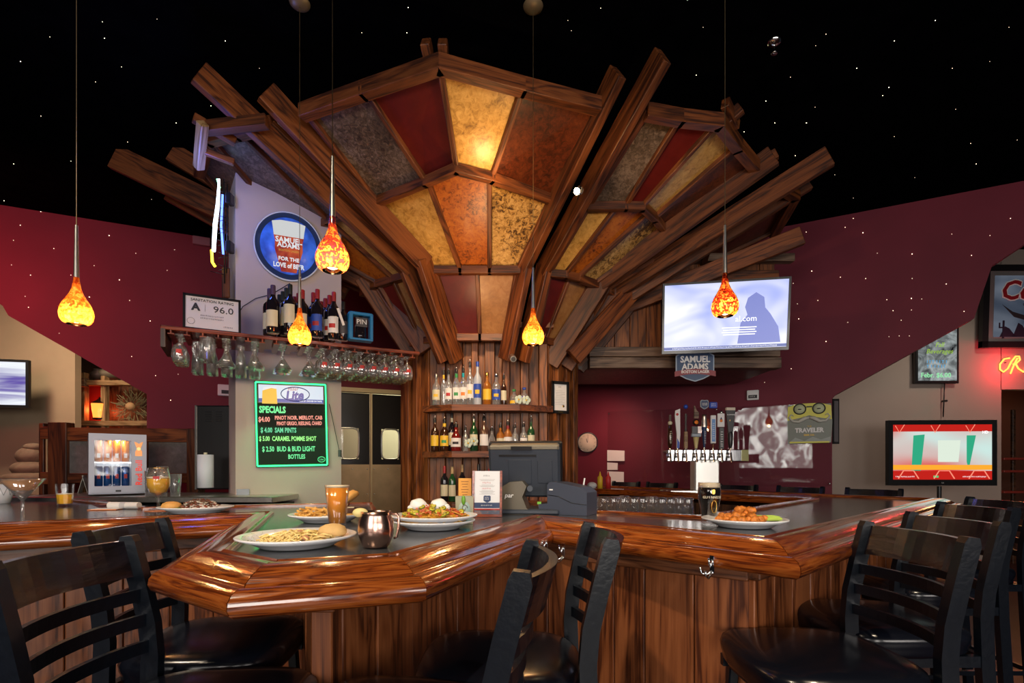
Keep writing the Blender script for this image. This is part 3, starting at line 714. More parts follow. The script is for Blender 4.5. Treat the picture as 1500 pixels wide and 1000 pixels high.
def arc(x, z0, h, bulge, wd=.013, tilt=0):
    vs = []; fs = []; n = 12; g = G()
    for i in range(n + 1):
        y = -HW + 2 * HW * i / n; b = -bulge * (1 - (y / HW) ** 2)
        for (dx, dz) in ((-wd / 2, 0), (wd / 2, 0), (wd / 2 + tilt, h), (-wd / 2 + tilt, h)): vs.append((x + b + dx, y, z0 + dz))
    for i in range(n):
        a = i * 4
        for j in range(4): j2 = (j + 1) % 4; fs.append((a + j, a + j2, a + 4 + j2, a + 4 + j))
    fs += [(3, 2, 1, 0), (n * 4, n * 4 + 1, n * 4 + 2, n * 4 + 3)]
    return g.add(vs, fs)
arc(-.240, 1.018, .088, .045, .018, -.024).build('top_rail', BLKW, stool)
for z0, xx in ((.957, -.222), (.896, -.208), (.832, -.202)): arc(xx, z0, .030, .04).build('slat', METB, stool)
g = G()
for z0, h in ((.684, .035),):
    g.box((0, HW, z0), (.40, .022, h)).box((0, -HW, z0), (.40, .022, h)).box((.175, 0, z0), (.022, 2 * HW, h)).box((-.20, 0, z0), (.022, 2 * HW, h))
g.build('seat_frame', METB, stool)
g = G(); g.box((.20, 0, .30), (.025, 2 * HW, .025)).box((-.02, HW + .004, .26), (.46, .02, .022)).box((-.02, -HW - .004, .26), (.46, .02, .022)).box((-.255, 0, .26), (.02, 2 * HW, .022))
g.build('foot_rest', METB, stool)
ST = [((-.69, 1.12), 2, 'nearest black stool at lower left, its ladder back large before the left bar'),
      ((-.90, 1.58), 5, 'black stool second from left front, tucked behind the nearest left stool'),
      ((-.225, 1.06), 175, 'black stool in the middle foreground seen edge-on, nearest to the peninsula'),
      ((-.02, 1.42), 180, 'black stool standing by the bar hooks, just behind the middle foreground stool'),
      ((.86, 1.45), 180, 'nearest black stool of the right-hand row with wide black seat'),
      ((1.27, 1.80), 180, 'second stool of the right-hand row'),
      ((1.85, 2.36), 180, 'third stool of the right-hand row'),
      ((2.36, 2.78), 180, 'fourth, farthest stool of the right-hand row at the picture edge'),
      ((-1.60, 1.22), 5, 'black stool cut off by the lower left picture corner')]
for i, ((x, y), a, lb) in enumerate(ST):
    if i == 0: stool.matrix_basis = Matrix.Translation((x, y, 0)) @ Matrix.Rotation(R(a), 4, 'Z'); stool['label'] = lb
    else: dup(stool, loc=(x, y, 0), rz=R(a), label=lb)
fl = [(2.68, 3.98, 'far stool behind the bar right of the tap tower, left of the floor screen'), (2.34, 4.42, 'far stool under the yellow moustache sign'),
      (1.99, 4.88, 'far stool right behind the dark stout glass'), (1.45, 5.56, 'far stool left of the tap tower column'), (1.13, 5.90, 'farthest stool, beside the white notices on the wall')]
for x, y, lb in fl: dup(stool, loc=(x, y, 0), rz=R(218), label=lb)

# ------------------------------------------------------------------ glassware
def prof_goblet():   # foot at z = 0
    return [(0, 0), (.034, .001), (.033, .004), (.006, .010), (.005, .045), (.010, .052), (.032, .068), (.042, .095), (.043, .125), (.036, .165), (.0345, .165), (.0415, .125), (.040, .096), (.030, .070), (.004, .056)]
def prof_martini(): return [(0, 0), (.038, .001), (.036, .004), (.005, .010), (.004, .085), (.008, .09), (.056, .165), (.0545, .165), (.006, .095), (0, .094)]
def prof_pint(): return [(0, 0), (.029, 0), (.031, .01), (.042, .148), (.0405, .148), (.029, .012), (0, .011)]
def prof_mug(): return [(0, 0), (.040, 0), (.042, .01), (.040, .03), (.044, .06), (.040, .14), (.038, .14), (.041, .06), (.037, .03), (.036, .014), (0, .014)]
GOLD = plain('gold_rim', (.8, .5, .12), .25, 1)
def glass(name, prof, label, cat, loc, group=None, liquid=None, lmat=None, n=24, gold=False, M=None, mat=None):
    t = thing(name, label, cat, loc, group=group, M=M)
    G().lathe(prof, n).build('glass_body', mat or GLASS, t)
    if gold:
        g = G(); r = prof[9][0] - .001; z = .165; g.tube([(r * math.cos(2 * PI * i / 20), r * math.sin(2 * PI * i / 20), z) for i in range(20)], .0012, 4, closed=True); g.build('rim', GOLD, t)
        g = G(); g.lathe([(.0432, .098), (.0437, .118)], 24, sm=True)
        h = G(); k = 5; vs = []
        for i in range(k): a = -PI / 2 - .35 + .7 * i / (k - 1); vs += [(.0436 * math.cos(a), .0436 * math.sin(a), .095), (.0443 * math.cos(a), .0443 * math.sin(a), .118)]
        h.add(vs, [(2 * i, 2 * i + 2, 2 * i + 3, 2 * i + 1) for i in range(k - 1)]).build('print', REDI, t)
    return t
# glass rack shelf
SA_, SB_ = atz(235, 475, 2.13), atz(615, 515, 2.13)
sd = (SB_ - SA_).normalized(); sn = V((sd.y, -sd.x, 0)); syaw = math.atan2(sd.y, sd.x); SL = (SB_ - SA_).length
rack = thing('glass_rack_shelf', 'long mahogany shelf with hanging glass rack across the beige pier', 'shelf', SA_, syaw)
G().box((SL / 2, .165, -.012), (SL, .33, .024), bev=.003).build('shelf_board', WM, rack)
G().box((.012, .165, -.075), (.024, .33, .11)).build('end_board', WD, rack)
for i in range(19):
    x = .05 + i * (SL - .1) / 18
    G().box((x, .165, -.034), (.008, .31, .02)).box((x, .165, -.045), (.034, .31, .006)).build('rack_rail', WM, rack)
def hang(x, y): return Matrix.Translation(SA_) @ Matrix.Rotation(syaw, 4, 'Z') @ Matrix.Translation((x, y, -.040)) @ Matrix.Rotation(PI, 4, 'X') @ Matrix.Rotation(PI, 4, 'Z')
gob = glass('stemmed_goblet', prof_goblet(), 'clear gold-rimmed goblet hanging upside down in the right part of the rack', 'glass', (0, 0, 0), 'gold-rimmed goblets hanging in the rack', gold=True)
mar = glass('martini_glass', prof_martini(), 'clear martini glass hanging upside down in the rack above the green sign', 'glass', (0, 0, 0), 'martini glasses hanging in the rack')
mug = glass('beer_mug', prof_mug(), 'thick glass beer mug hanging upside down at the left of the rack', 'mug', (0, 0, 0), 'beer mugs hanging in the rack')
G().tube([(.040, 0, .035), (.065, 0, .035), (.075, 0, .06), (.075, 0, .095), (.065, 0, .115), (.040, 0, .115)], .006, 8).build('handle', GLASS, mug)
pil = glass('pilsner_glass', [(0, 0), (.03, 0), (.029, .006), (.012, .02), (.014, .035), (.030, .09), (.034, .20), (.0325, .20), (.028, .09), (.008, .04), (0, .038)], 'tall clear pilsner glass hanging at the back left of the rack', 'glass', (0, 0, 0), 'pilsner glasses hanging behind the mugs')
used = set()
ORD = ['first', 'second', 'third', 'fourth', 'fifth', 'sixth', 'seventh', 'eighth', 'ninth', 'tenth', 'eleventh', 'twelfth']
cnt_ = {}
def puth(src, x, y):
    row = ['front', 'second', 'third', 'back'][min(3, max(0, round((y - .045) / .08)))]; k = (src.name, row); cnt_[k] = cnt_.get(k, 0) + 1
    nm = {'stemmed_goblet': 'gold-rimmed goblet', 'martini_glass': 'martini glass', 'beer_mug': 'beer mug', 'pilsner_glass': 'pilsner glass'}[src.name]
    lb = '%s %s from the left, hanging upside down in the %s row of the rack' % (ORD[cnt_[k] - 1], nm, row)
    if src.name not in used: used.add(src.name); src.matrix_basis = hang(x, y); src['label'] = lb
    else: dup(src, M=hang(x, y), label=lb)
sp = (SL - .1) / 18
for c in range(18):
    x = .05 + (c + .5) * sp
    for r_ in range(4):
        y = .045 + r_ * .08
        if c == 0: puth(gob, x, y) if r_ < 3 else None
        elif c < 3 and c == 2: puth(mug, x - .02, y) if r_ < 2 else puth(pil, x, y)
        elif c == 1: puth(pil, x, y) if r_ > 1 else None
        elif c in (3, 5, 7, 9): 
            if r_ < (2 if c < 6 else 3): puth(mar, x, y + (0 if c % 2 else .02))
            elif c < 6: puth(pil, x, y)
        elif c in (4,): puth(pil, x, y) if r_ > 1 else None
        elif c == 6 or c == 8: None
        elif c > 9: puth(gob, x + (.0 if r_ % 2 else .008), y)

# bottles
def bottle(name, label, cat, loc, h, r, body, cap, lab=None, kind='liquor', group=None, pour=False, neck=None, labz=(.16, .48), band=None, sq=False):
    t = thing(name, label, cat, loc, group=group)
    if kind == 'wine': pr = [(0, .004), (r * .9, 0), (r, .006), (r, h * .60), (r * .92, h * .66), (r * .5, h * .73), (r * .36, h * .78), (r * .34, h * .985), (r * .30, h), (0, h)]
    elif kind == 'squat': pr = [(0, .004), (r * .92, 0), (r, .008), (r * 1.0, h * .42), (r * .8, h * .58), (r * .34, h * .72), (r * .28, h * .97), (0, h * .97)]
    else: pr = [(0, .003), (r * .93, 0), (r, .006), (r, h * .56), (r * .9, h * .63), (r * .42, h * .72), (r * .34, h * .76), (r * .34, h * .97), (0, h * .97)]
    G().lathe(pr, 8 if sq else 20, sm=not sq).build('bottle_body', body, t)
    if kind == 'wine': G().lathe([(r * .38, h * .80), (r * .38, h * .99), (r * .34, h * 1.004), (0, h * 1.006)], 16).build('foil', cap, t)
    else: G().lathe([(r * .38, h * .88), (r * .40, h * .99), (r * .3, h), (0, h)], 14).build('cap', cap, t)
    if pour: G().tube([(0, 0, h * .99), (0, 0, h * 1.05), (.008, 0, h * 1.10)], .0035, 6).build('pourer', CHROME, t)
    if neck: G().lathe([(r * .37, h * .76), (r * .375, h * .87)], 14).build('neck_band', neck, t)
    if lab:
        a0, a1 = -PI / 2 - 1.15, -PI / 2 + 1.15; k = 9; vs = []
        for i in range(k):
            a = a0 + (a1 - a0) * i / (k - 1)
            for z in (h * labz[0], h * labz[1]): vs.append((r * 1.02 * math.cos(a), r * 1.02 * math.sin(a), z))
        G().add(vs, [(2 * i, 2 * i + 2, 2 * i + 3, 2 * i + 1) for i in range(k - 1)], sm=True).build('label', lab, t)
        if band:
            vs = []
            for i in range(k):
                a = a0 * .35 + a1 * .65 - 1.6 * .5 + 1.0 * i / (k - 1) - .1
                a = -PI / 2 - .55 + 1.1 * i / (k - 1)
                zz = h * (labz[0] * .6 + labz[1] * .4)
                for z in (zz - h * .035, zz + h * .055): vs.append((r * 1.04 * math.cos(a), r * 1.04 * math.sin(a), z))
            G().add(vs, [(2 * i, 2 * i + 2, 2 * i + 3, 2 * i + 1) for i in range(k - 1)], sm=True).build('label_print', band, t)
    return t
def gl(name, c): return plain(name, c, .06, coat=.5)
DK = gl('dark_wine_glass', (.010, .008, .012)); GR = gl('green_bottle_glass', (.012, .06, .02)); AM = gl('amber_liquor', (.30, .10, .012)); BRN = gl('brown_bottle_glass', (.035, .012, .005))
FRO = plain('frosted_glass', (.42, .47, .55), .35); CLR = GLASST
def c_(n, col, r=.45): return plain(n, col, r)
YEL = c_('yellow_print', (.75, .48, .03)); CRM = c_('cream_label', (.62, .58, .42)); GRN = c_('green_print', (.03, .28, .08)); TEAL = c_('teal_cap', (.0, .32, .40)); BLU = c_('blue_print', (.02, .07, .42)); PUR = c_('purple_foil', (.07, .04, .10)); RED = c_('red_foil', (.28, .015, .02)); DGF = c_('dark_foil', (.012, .018, .016)); ORG = c_('orange_print', (.75, .20, .02))
S1 = [(639, 546, 13, CLR, STEEL, CRM, YEL, 'clear bottle with small yellow mark at the left end of the top shelf', 0),
 (650, 541, 9, CLR, BLACK, None, None, 'thin clear bottle with yellow neck second from left on the top shelf', YEL),
 (657, 541, 12, CLR, BLACK, WHITE, REDI, 'clear bottle with white and red label on the top shelf', 0),
 (668.5, 539, 12, CLR, BLACK, WHITE, GRN, 'clear bottle with green printed label on the top shelf', GRN),
 (678.5, 538, 11, CLR, BLACK, WHITE, ORG, 'clear bottle with teal neck and orange print on the top shelf', TEAL),
 (688.5, 529, 12, CLR, BLACK, WHITE, YEL, 'tall white-labelled bottle with black cap on the top shelf', 0),
 (699.5, 528, 13, FRO, BLU, BLU, YEL, 'tall frosted bottle with blue cap on the top shelf', 0),
 (713.5, 544, 14, AM, GOLD, YEL, None, 'amber bottle with gold cap on the top shelf', 0),
 (727, 545, 14, CLR, CHROME, BLU, YEL, 'clear bottle with silver cap and navy label on the top shelf', 0),
 (738, 548, 9, BRN, BLACK, CRM, None, 'slim dark brown bottle on the top shelf', 0)]
for i, (px, ty, wpx, body, cap, lab, band, lb, nk) in enumerate(S1):
    Y = 4.12 if px < 740 else 4.15; h = (592 - ty) * Y / FP
    bottle('liquor_bottle', lb, 'bottle', ((px - 750) * Y / FP, Y, 1.776), h, wpx * Y / FP / 2 * .92, body, cap, lab, pour=cap is BLACK, neck=nk or None, band=band, group='bottles on the upper liquor shelf')
Y = 4.15
bottle('liquor_bottle', 'small squat clear bottle with green cap at right of the top shelf', 'bottle', ((753 - 750) * Y / FP, Y, 1.776), .13, .036, CLR, GRN, YEL, 'squat', labz=(.12, .3), group='bottles on the upper liquor shelf')
bottle('liquor_bottle', 'small squat bottle with blue and white cap, rightmost on the top shelf', 'bottle', ((768 - 750) * Y / FP, Y, 1.776), .145, .036, CLR, BLU, None, 'squat', group='bottles on the upper liquor shelf')
def paper_flower(x, y, Yd, lb, s=.032):
    t = thing('paper_flower', lb, 'paper flower', at(x, y, Yd))
    for k in range(5):
        a = 2 * PI * k / 5; g = G(); q = V((math.cos(a), 0, math.sin(a))) * s * .6
        g.sphere(q + V((0, -.004 * (k % 2), 0)), s * .55, 8, sy=.15); g.build('petal', plain('pale_green_paper', (.50, .60, .52), .6), t)
    G().sphere((0, -.008, 0), s * .22, 8, sy=.5).build('flower_centre', YEL, t)
paper_flower(760, 585, 4.10, 'pale paper flower between the small bottles on the top shelf'); paper_flower(771, 586, 4.09, 'pale paper flower at the right end of the top shelf')
S2 = [(637, 613, 13, BRN, BLACK, YEL, None, 'dark bottle with yellow label at the left end of the second shelf', 0, 'liquor'),
 (651, 614, 14, BRN, BLACK, YEL, GRN, 'brown bottle with green and yellow label on the second shelf', YEL, 'liquor'),
 (662, 605, 11, DK, BLACK, CRM, YEL, 'tall black bottle with cream label on the second shelf', CRM, 'liquor'),
 (668, 621, 17, gl('red_liqueur', (.16, .01, .008)), BLACK, WHITE, INK, 'squat dark red bottle with white label on the second shelf', 0, 'squat'),
 (682, 626, 10, CLR, BLACK, None, None, 'short clear bottle with black pourer on the second shelf', 0, 'liquor'),
 (694, 610, 13, GR, STEEL, CRM, YEL, 'green bottle with pale label and flower mark on the second shelf', 0, 'liquor'),
 (709, 610, 14, gl('half_dark_rum', (.10, .05, .035)), BLACK, WHITE, None, 'square-shouldered bottle of dark liquor on the second shelf', 0, 'liquor'),
 (720.5, 627, 13, CLR, BLACK, None, None, 'round clear bottle just left of the till screen top', 0, 'squat'),
 (733, 622, 13, AM, BLACK, CRM, None, 'amber bottle with dark cap behind the till screen', 0, 'liquor'),
 (744, 618, 13, AM, BLACK, WHITE, None, 'amber bottle with red neck behind the till screen', RED, 'liquor'),
 (754.5, 623, 11, CLR, BLACK, None, None, 'slim clear bottle behind the till screen', 0, 'liquor'),
 (767, 621, 12, CLR, BLACK, WHITE, YEL, 'clear bottle with yellow mark near the right end of the second shelf', 0, 'liquor'),
 (778, 612, 12, GR, BLACK, CRM, None, 'green bottle with cream label at the right end of the second shelf', 0, 'liquor')]
for px, ty, wpx, body, cap, lab, band, lb, nk, kd in S2:
    Yd = 4.12 + (.03 if px in (662, 682) else 0); h = (661 - ty) * Yd / FP
    bottle('liquor_bottle', lb, 'bottle', ((px - 750) * Yd / FP, Yd, 1.411), h, wpx * Yd / FP / 2 * .92, body, cap, lab, kd, pour=True, neck=nk or None, band=band, group='bottles on the second liquor shelf')
paper_flower(686, 649, 4.04, 'pale paper flower leaning against the short clear bottle')
paper_flower(694, 646, 4.05, 'pale paper flower hung on the green bottle')
for px, ty, body, cap, lab, lb in ((651, 683, DK, RED, CRM, 'dark wine bottle with red foil on the lowest shelf'), (662.5, 684, GR, c_('tan_foil', (.45, .32, .16)), CRM, 'green wine bottle with tan foil on the lowest shelf'),
      (677, 681, DK, c_('cork_top', (.35, .22, .1)), None, 'dark wine bottle behind the orange card'), (701, 680, DK, BLACK, None, 'dark wine bottle behind the menu stand'), (717, 687, DK, RED, None, 'dark bottle with red foil beside the till')):
    bottle('wine_bottle', lb, 'bottle', ((px - 750) * 4.12 / FP, 4.12, 1.011), (735 - ty) * 4.12 / FP, .030, body, cap, lab, 'wine', group='wine bottles on the lowest column shelf')

# wine on the rack shelf
WB = [(400, 488, 70, 2, PUR, 'purple'), (425, 489, 72, 4, DGF, 'dark green'), (443, 491, 66, 3, RED, 'red'), (465, 494, 70, 2, RED, 'bright red'), (489, 497, 69, 4, RED, 'red')]
posn = ['frontmost', 'second', 'third', 'rearmost']
for gi, (px, by, hp, cnt, foil, cn) in enumerate(WB):
    p = atz(px, by, 2.131); h = hp * p.y / FP
    for k in range(cnt):
        q = p + V((-.052, .066, 0)) * k
        bottle('wine_bottle', '%s wine bottle with %s foil in the %s file on the rack shelf' % (posn[k], cn, ['leftmost', 'second', 'third', 'fourth', 'rightmost'][gi]), 'bottle', q, h, .0375 if gi else .040, DK, foil,
               [CRM, CRM, CRM, BLU, WHITE][gi], 'wine', 'wine bottles on the glass rack shelf', labz=(.12, .46) if gi != 1 else (.2, .58), band=[None, None, GRN, RED, REDI][gi])
p = atz(503, 499, 2.131)
bottle('wine_bottle', 'black bottle standing right of the wine, beside the blue carrier', 'bottle', p, .26, .034, DK, BLACK, c_('dark_label', (.05, .045, .05)), 'wine')
sx = thing('bottle_carrier', 'bright blue carrier holding small dark bottles at the right of the rack shelf', 'carrier', atz(528, 500, 2.131), syaw)
bl = plain('blue_carrier', (.01, .17, .42), .4)
g = G(); g.box((0, 0, .008), (.15, .07, .012)).box((-.068, 0, .095), (.03, .07, .18), bev=.005).box((.068, 0, .095), (.022, .07, .18), bev=.005).box((0, 0, .178), (.15, .07, .022), bev=.005); g.build('carrier_frame', bl, sx)
G().lathe([(0, 0), (.036, 0), (.038, .02), (.036, .09), (.016, .12), (.015, .155), (0, .156)], 16, c=(0, .0, .014)).build('carrier_bottle', DK, sx)
text('PIN', .045, WHITE, sx, world=face((0, -.041, .12)))
G().box((0, -.0385, .12), (.075, .002, .06)).build('bottle_label', c_('dark_label', (.05, .045, .05)), sx)
sl = thing('striped_ribbon', 'striped white card leaning between black bottle and blue carrier', 'card', atz(513, 490, 2.14), syaw + .1)
G().box((-.02, 0, .12), (.016, .003, .11), M=Matrix.Rotation(R(-20), 4, 'Y')).build('card', WHITE, sl)

# ------------------------------------------------------------------ signs and frames
# framed sanitation rating
p = atz(303, 482, 2.131) + V((0, .06, 0))
fr = thing('rating_frame', 'black-framed white sanitation rating card reading A 96.0 at the left end of rack shelf', 'certificate', M=face(p, syaw + R(2)) @ Matrix.Rotation(R(-6), 4, 'X'))
W_, H_ = .315, .225
g = G(); 
for a in ((0, H_ - .006, W_, .014), (0, .006, W_, .014)): g.box((a[0], a[1], 0), (a[2], a[3], .016))
g.box((-W_ / 2 + .007, H_ / 2, 0), (.014, H_, .016)).box((W_ / 2 - .007, H_ / 2, 0), (.014, H_, .016)); g.build('frame', BLACKM, fr)
G().box((0, H_ / 2, -.002), (W_ - .01, H_ - .01, .006)).build('card', plain('card_lilac_white', (.62, .60, .66), .5), fr)
text('SANITATION RATING', .024, INK, fr, 0, H_ - .034, .003); text('A', .062, INK, fr, -.09, H_ - .080, .003, bold=.003); text('96.0', .058, INK, fr, .06, H_ - .083, .003, sx=1.15)
scrib(.13, .008, INK, fr, .0, .088, .004, lines=2, seed=3); scrib(.06, .009, INK, fr, .09, .036, .004, lines=1, seed=4)
g = G(); g.tube([(-.115 + .02 * math.cos(t * PI / 8), .055 + .02 * math.sin(t * PI / 8), .003) for t in range(16)], .001, 4, closed=True); g.box((-.04, H_ - .08, .003), (.001, .045, .001)); g.build('seal', INK, fr)
# round beer sign on the pier
pc = onplane(423, 363, PA, pn) + pn * .025; pyaw = math.atan2(pd.y, pd.x)
rs = thing('round_beer_sign', 'round navy sign picturing a tulip glass of red beer, high on the pier', 'sign', M=face(pc, pyaw) @ Matrix.Diagonal((.92, 1, 1, 1)))
r0 = .252
G().lathe([(0, -.012), (r0, -.012), (r0, .004), (r0 - .008, .008), (r0 - .010, .003), (0, .003)], 64).build('sign_rim', plain('pale_rim', (.62, .68, .8), .3), rs)
G().lathe([(0, .0055), (r0 - .010, .0055), (r0 - .011, .004)], 64).build('sign_border', emit('navy_lit', (.012, .022, .075), .8), rs)
def blotch(name, c1, c2, scale, st):
    m, N, L, b = newmat(name); tc = N.new('ShaderNodeTexCoord'); n = N.new('ShaderNodeTexNoise'); n.inputs['Scale'].default_value = scale; n.inputs['Detail'].default_value = 3
    L.new(tc.outputs['Object'], n.inputs['Vector']); r = N.new('ShaderNodeValToRGB'); r.color_ramp.elements[0].position = .35; r.color_ramp.elements[1].position = .65
    r.color_ramp.elements[0].color = (*c1, 1); r.color_ramp.elements[1].color = (*c2, 1); L.new(n.outputs['Fac'], r.inputs['Fac'])
    L.new(r.outputs['Color'], b.inputs['Emission Color']); b.inputs['Emission Strength'].default_value = st; L.new(r.outputs['Color'], b.inputs['Base Color']); b.inputs['Roughness'].default_value = .3
    return m
G().lathe([(0, .0075), (.205, .0075), (.206, .006)], 64).build('sign_field', blotch('blue_lit', (.012, .035, .22), (.03, .10, .48), 9, .9), rs)
beer = [(-.105, .12), (-.112, .08), (-.10, .03), (-.102, -.03), (-.075, -.12), (-.055, -.19), (.055, -.19), (.075, -.12), (.102, -.03), (.10, .03), (.112, .08), (.105, .12)]
G().prism(beer, .0080, .0095).build('beer_print', blotch('beer_red_lit', (.16, .012, .012), (.34, .06, .02), 14, .9), rs)
G().prism([(-.122, .165), (-.112, .10), (-.108, .068), (.108, .068), (.112, .10), (.122, .165), (.06, .180), (-.06, .180)], .0096, .0108).build('foam_print', emit('foam_lit', (.80, .82, .82), .75), rs)
WL_ = emit('white_lit_print', (.85, .88, .92), .85)
text('SAMUEL', .054, WL_, rs, 0, .038, .0112, bold=.0012); text('ADAMS', .050, WL_, rs, 0, .002, .0112, bold=.0012); text('BOSTON LAGER', .020, emit('gold_lit', (.75, .42, .08), .7), rs, 0, -.036, .0112)
text('FOR THE', .038, WL_, rs, 0, -.098, .0112, bold=.001); text('LOVE of BEER', .046, WL_, rs, 0, -.145, .0112, sx=.82, bold=.0015)
# green neon-edged specials board
pc = onplane(428, 622, PA, pn) + pn * .03
mb = thing('specials_board', 'black specials board with glowing green edge and lit beer panel on the pier', 'sign', M=face(pc, pyaw, R(1.2)) @ Matrix.Diagonal((.83, .97, 1, 1)))
bw, bh = .585, .635
G().box((0, 0, -.012), (bw, bh, .02)).build('board', plain('board_black_green', (.004, .012, .007), .6, spec=.2), mb)
g = G(); cs = []
for (cx_, cy_) in ((bw / 2 - .01, bh / 2 - .01), (-bw / 2 + .01, bh / 2 - .01), (-bw / 2 + .01, -bh / 2 + .01), (bw / 2 - .01, -bh / 2 + .01)): cs.append((cx_, cy_, .004))
for a, b in zip(cs, cs[1:] + cs[:1]): g.tube([a, b], .0062, 8)
g.build('neon_edge', emit('neon_green', (.04, 1, .22), 3.0), mb)
G().box((0, bh / 2 - .092, .004), (bw - .04, .15, .024), bev=.003).build('light_box', BLACK, mb)
G().box((0, bh / 2 - .092, .0175), (bw - .065, .128, .003)).build('light_panel', emit('panel_white', (.62, .72, .82), 1.0), mb)
G().box((.0, bh / 2 - .142, .0196), (bw - .065, .026, .001)).build('panel_stripe', emit('panel_blue', (.02, .06, .35), 1), mb)
G().prism([(-.235, .15), (-.115, .15), (-.12, .26), (-.16, .266), (-.23, .245)], .0194, .0208).build('beer_picture', emit('panel_beer', (.85, .48, .02), 1), mb)
G().prism([(-.23, .246), (-.16, .266), (-.12, .262), (-.12, .278), (-.22, .272)], .021, .0215).build('foam_picture', emit('foam_pic', (.75, .78, .80), 1), mb)
g = G(); g.tube([(.03 + .115 * math.cos(t * PI / 20), .226 + .052 * math.sin(t * PI / 20), .021) for t in range(40)], .0035, 6, closed=True); g.build('logo_ring', emit('logo_navy', (.01, .02, .12), 1), mb)
BLT = emit('logo_blue', (.01, .045, .32), 1)
text('Lite', .095, BLT, mb, .02, .212, .022, shear=.25, bold=.004, rot=R(5)); text('Miller', .038, emit('logo_red', (.35, .02, .03), 1), mb, .01, .262, .022, shear=.3, rot=R(5)); text('MAN UP. CHOOSE ON TASTE.', .014, emit('pt_white', (.8, .85, .9), 1), mb, .155, .1755, .021, bold=.0006)
NG = emit('chalk_green', (.10, .85, .28), 1.0); NY = emit('chalk_lime', (.30, .95, .20), 1.0); NP = emit('chalk_salmon', (.95, .30, .22), 1.0); NC = emit('chalk_mint', (.06, .60, .28), 1.0)
text('SPECIALS', .066, NG, mb, -.155, .106, .003, sx=.78, bold=.003)
text('$4.00', .050, NP, mb, -.222, .034, .003, sx=.8, bold=.0014); text('PINOT NOIR, MERLOT, CAB', .040, NP, mb, .055, .050, .003, sx=.78, bold=.0012, rot=R(1)); text('PINOT GRIGIO, RIESLING, CHARD', .038, NP, mb, .060, .008, .003, sx=.64, bold=.0012, rot=R(1))
text('$ 4.00  SAM PINTS', .050, NC, mb, -.11, -.045, .003, sx=.72, bold=.0016); text('$ 5.00  CARAMEL POMME SHOT', .048, NY, mb, -.035, -.108, .003, sx=.68, bold=.0014)
text('$ 2.50  BUD & BUD LIGHT', .052, NG, mb, -.03, -.185, .003, sx=.72, bold=.0014); text('BOTTLES', .046, NG, mb, .03, -.243, .003, sx=.75, bold=.0014)
g = G(); g.tube([(.235 + .03 * math.cos(t * PI / 10), -.265 + .02 * math.sin(t * PI / 10), .003) for t in range(20)], .003, 5, closed=True); g.build('corner_logo', NG, mb); text('Lite', .024, NG, mb, .235, -.265, .003)
q0 = onplane(482, 592, PA, pn) + pn * .02; q1 = onplane(497, 662, PA, pn) + pn * .02; q2 = onplane(503, 674, PA, pn) + pn * .02
cdm = thing('power_cord', 'thin black cord with inline switch hanging right of the specials board', 'cord', q0)
G().tube([q0, q1, q2], .0025, 6).build('cord', BLACK, cdm, world=True); G().box(q1 + V((.004, -.004, -.01)), (.02, .02, .05)).build('switch', BLACK, cdm, world=True)
q = thing('shelf_cord', 'thin black cord drooping from the round sign behind the wine bottles', 'cord', onplane(398, 440, PA, pn) + pn * .02)
G().tube([onplane(x, y, PA, pn) + pn * .02 for x, y in ((425, 416), (398, 432), (375, 438), (356, 450), (345, 468))], .003, 6).build('cord', BLACK, q, world=True)
light('AREA', 'neon_green_glow', onplane(428, 640, PA, pn) + pn * .16, 1.1, (.08, 1, .32), .5, onplane(428, 700, PA, pn))


# neon sign seen edge-on on the pier's left side
nb = PA + V((-.16, -.10, 0)); nz = lambda y: HC + (HZ - y) * (nb.y) / FP
ns = thing('neon_sign', 'neon sign seen edge-on, glowing white, blue and yellow left of the pier', 'neon sign', (nb.x, nb.y, 2.6))
def npt(x, y, dy=0): return at(x, y, nb.y + dy)
G().tube([npt(321, 262), npt(319, 300), npt(315, 330), npt(313, 368)], [.006, .012, .014, .012], 8).build('neon_tube', emit('neon_white', (.72, .85, 1), 5), ns, world=True)
G().tube([npt(326, 285, .02), npt(324, 330, .02), npt(327, 372, .02)], .007, 8).build('neon_tube', emit('neon_blue', (.08, .16, 1), 5), ns, world=True)
G().tube([npt(310, 366), npt(311, 384), npt(315, 390)], .009, 8).build('neon_tube', emit('neon_yellow', (1, .75, .04), 4), ns, world=True)
G().tube([npt(318, 262), npt(322, 275, .01)], .006, 8).build('neon_tube', emit('neon_mint', (.3, 1, .6), 4), ns, world=True)
g = G(); g.tube([npt(328, 262, .03), npt(329, 415, .03)], .004, 6); g.tube([npt(333, 270, .05), npt(332, 400, .05)], .004, 6)
for y in range(270, 400, 9): g.tube([npt(320, y, .0), npt(335, y + (6 if y % 2 else -4), .05)], .0022, 5)
g.tube([npt(308, 397), npt(328, 402, .03)], .002, 5); g.build('support_grid', BLACKM, ns, world=True)
for y in (292, 362): G().box(npt(337, y, .03), (.035, .06, .075), bev=.005).build('transformer', BLACK, ns, world=True)
beam('mount_board', npt(331, 392, .06), npt(331, 436, .06), .05, .02, WX, ns, up=(0, 1, 0))

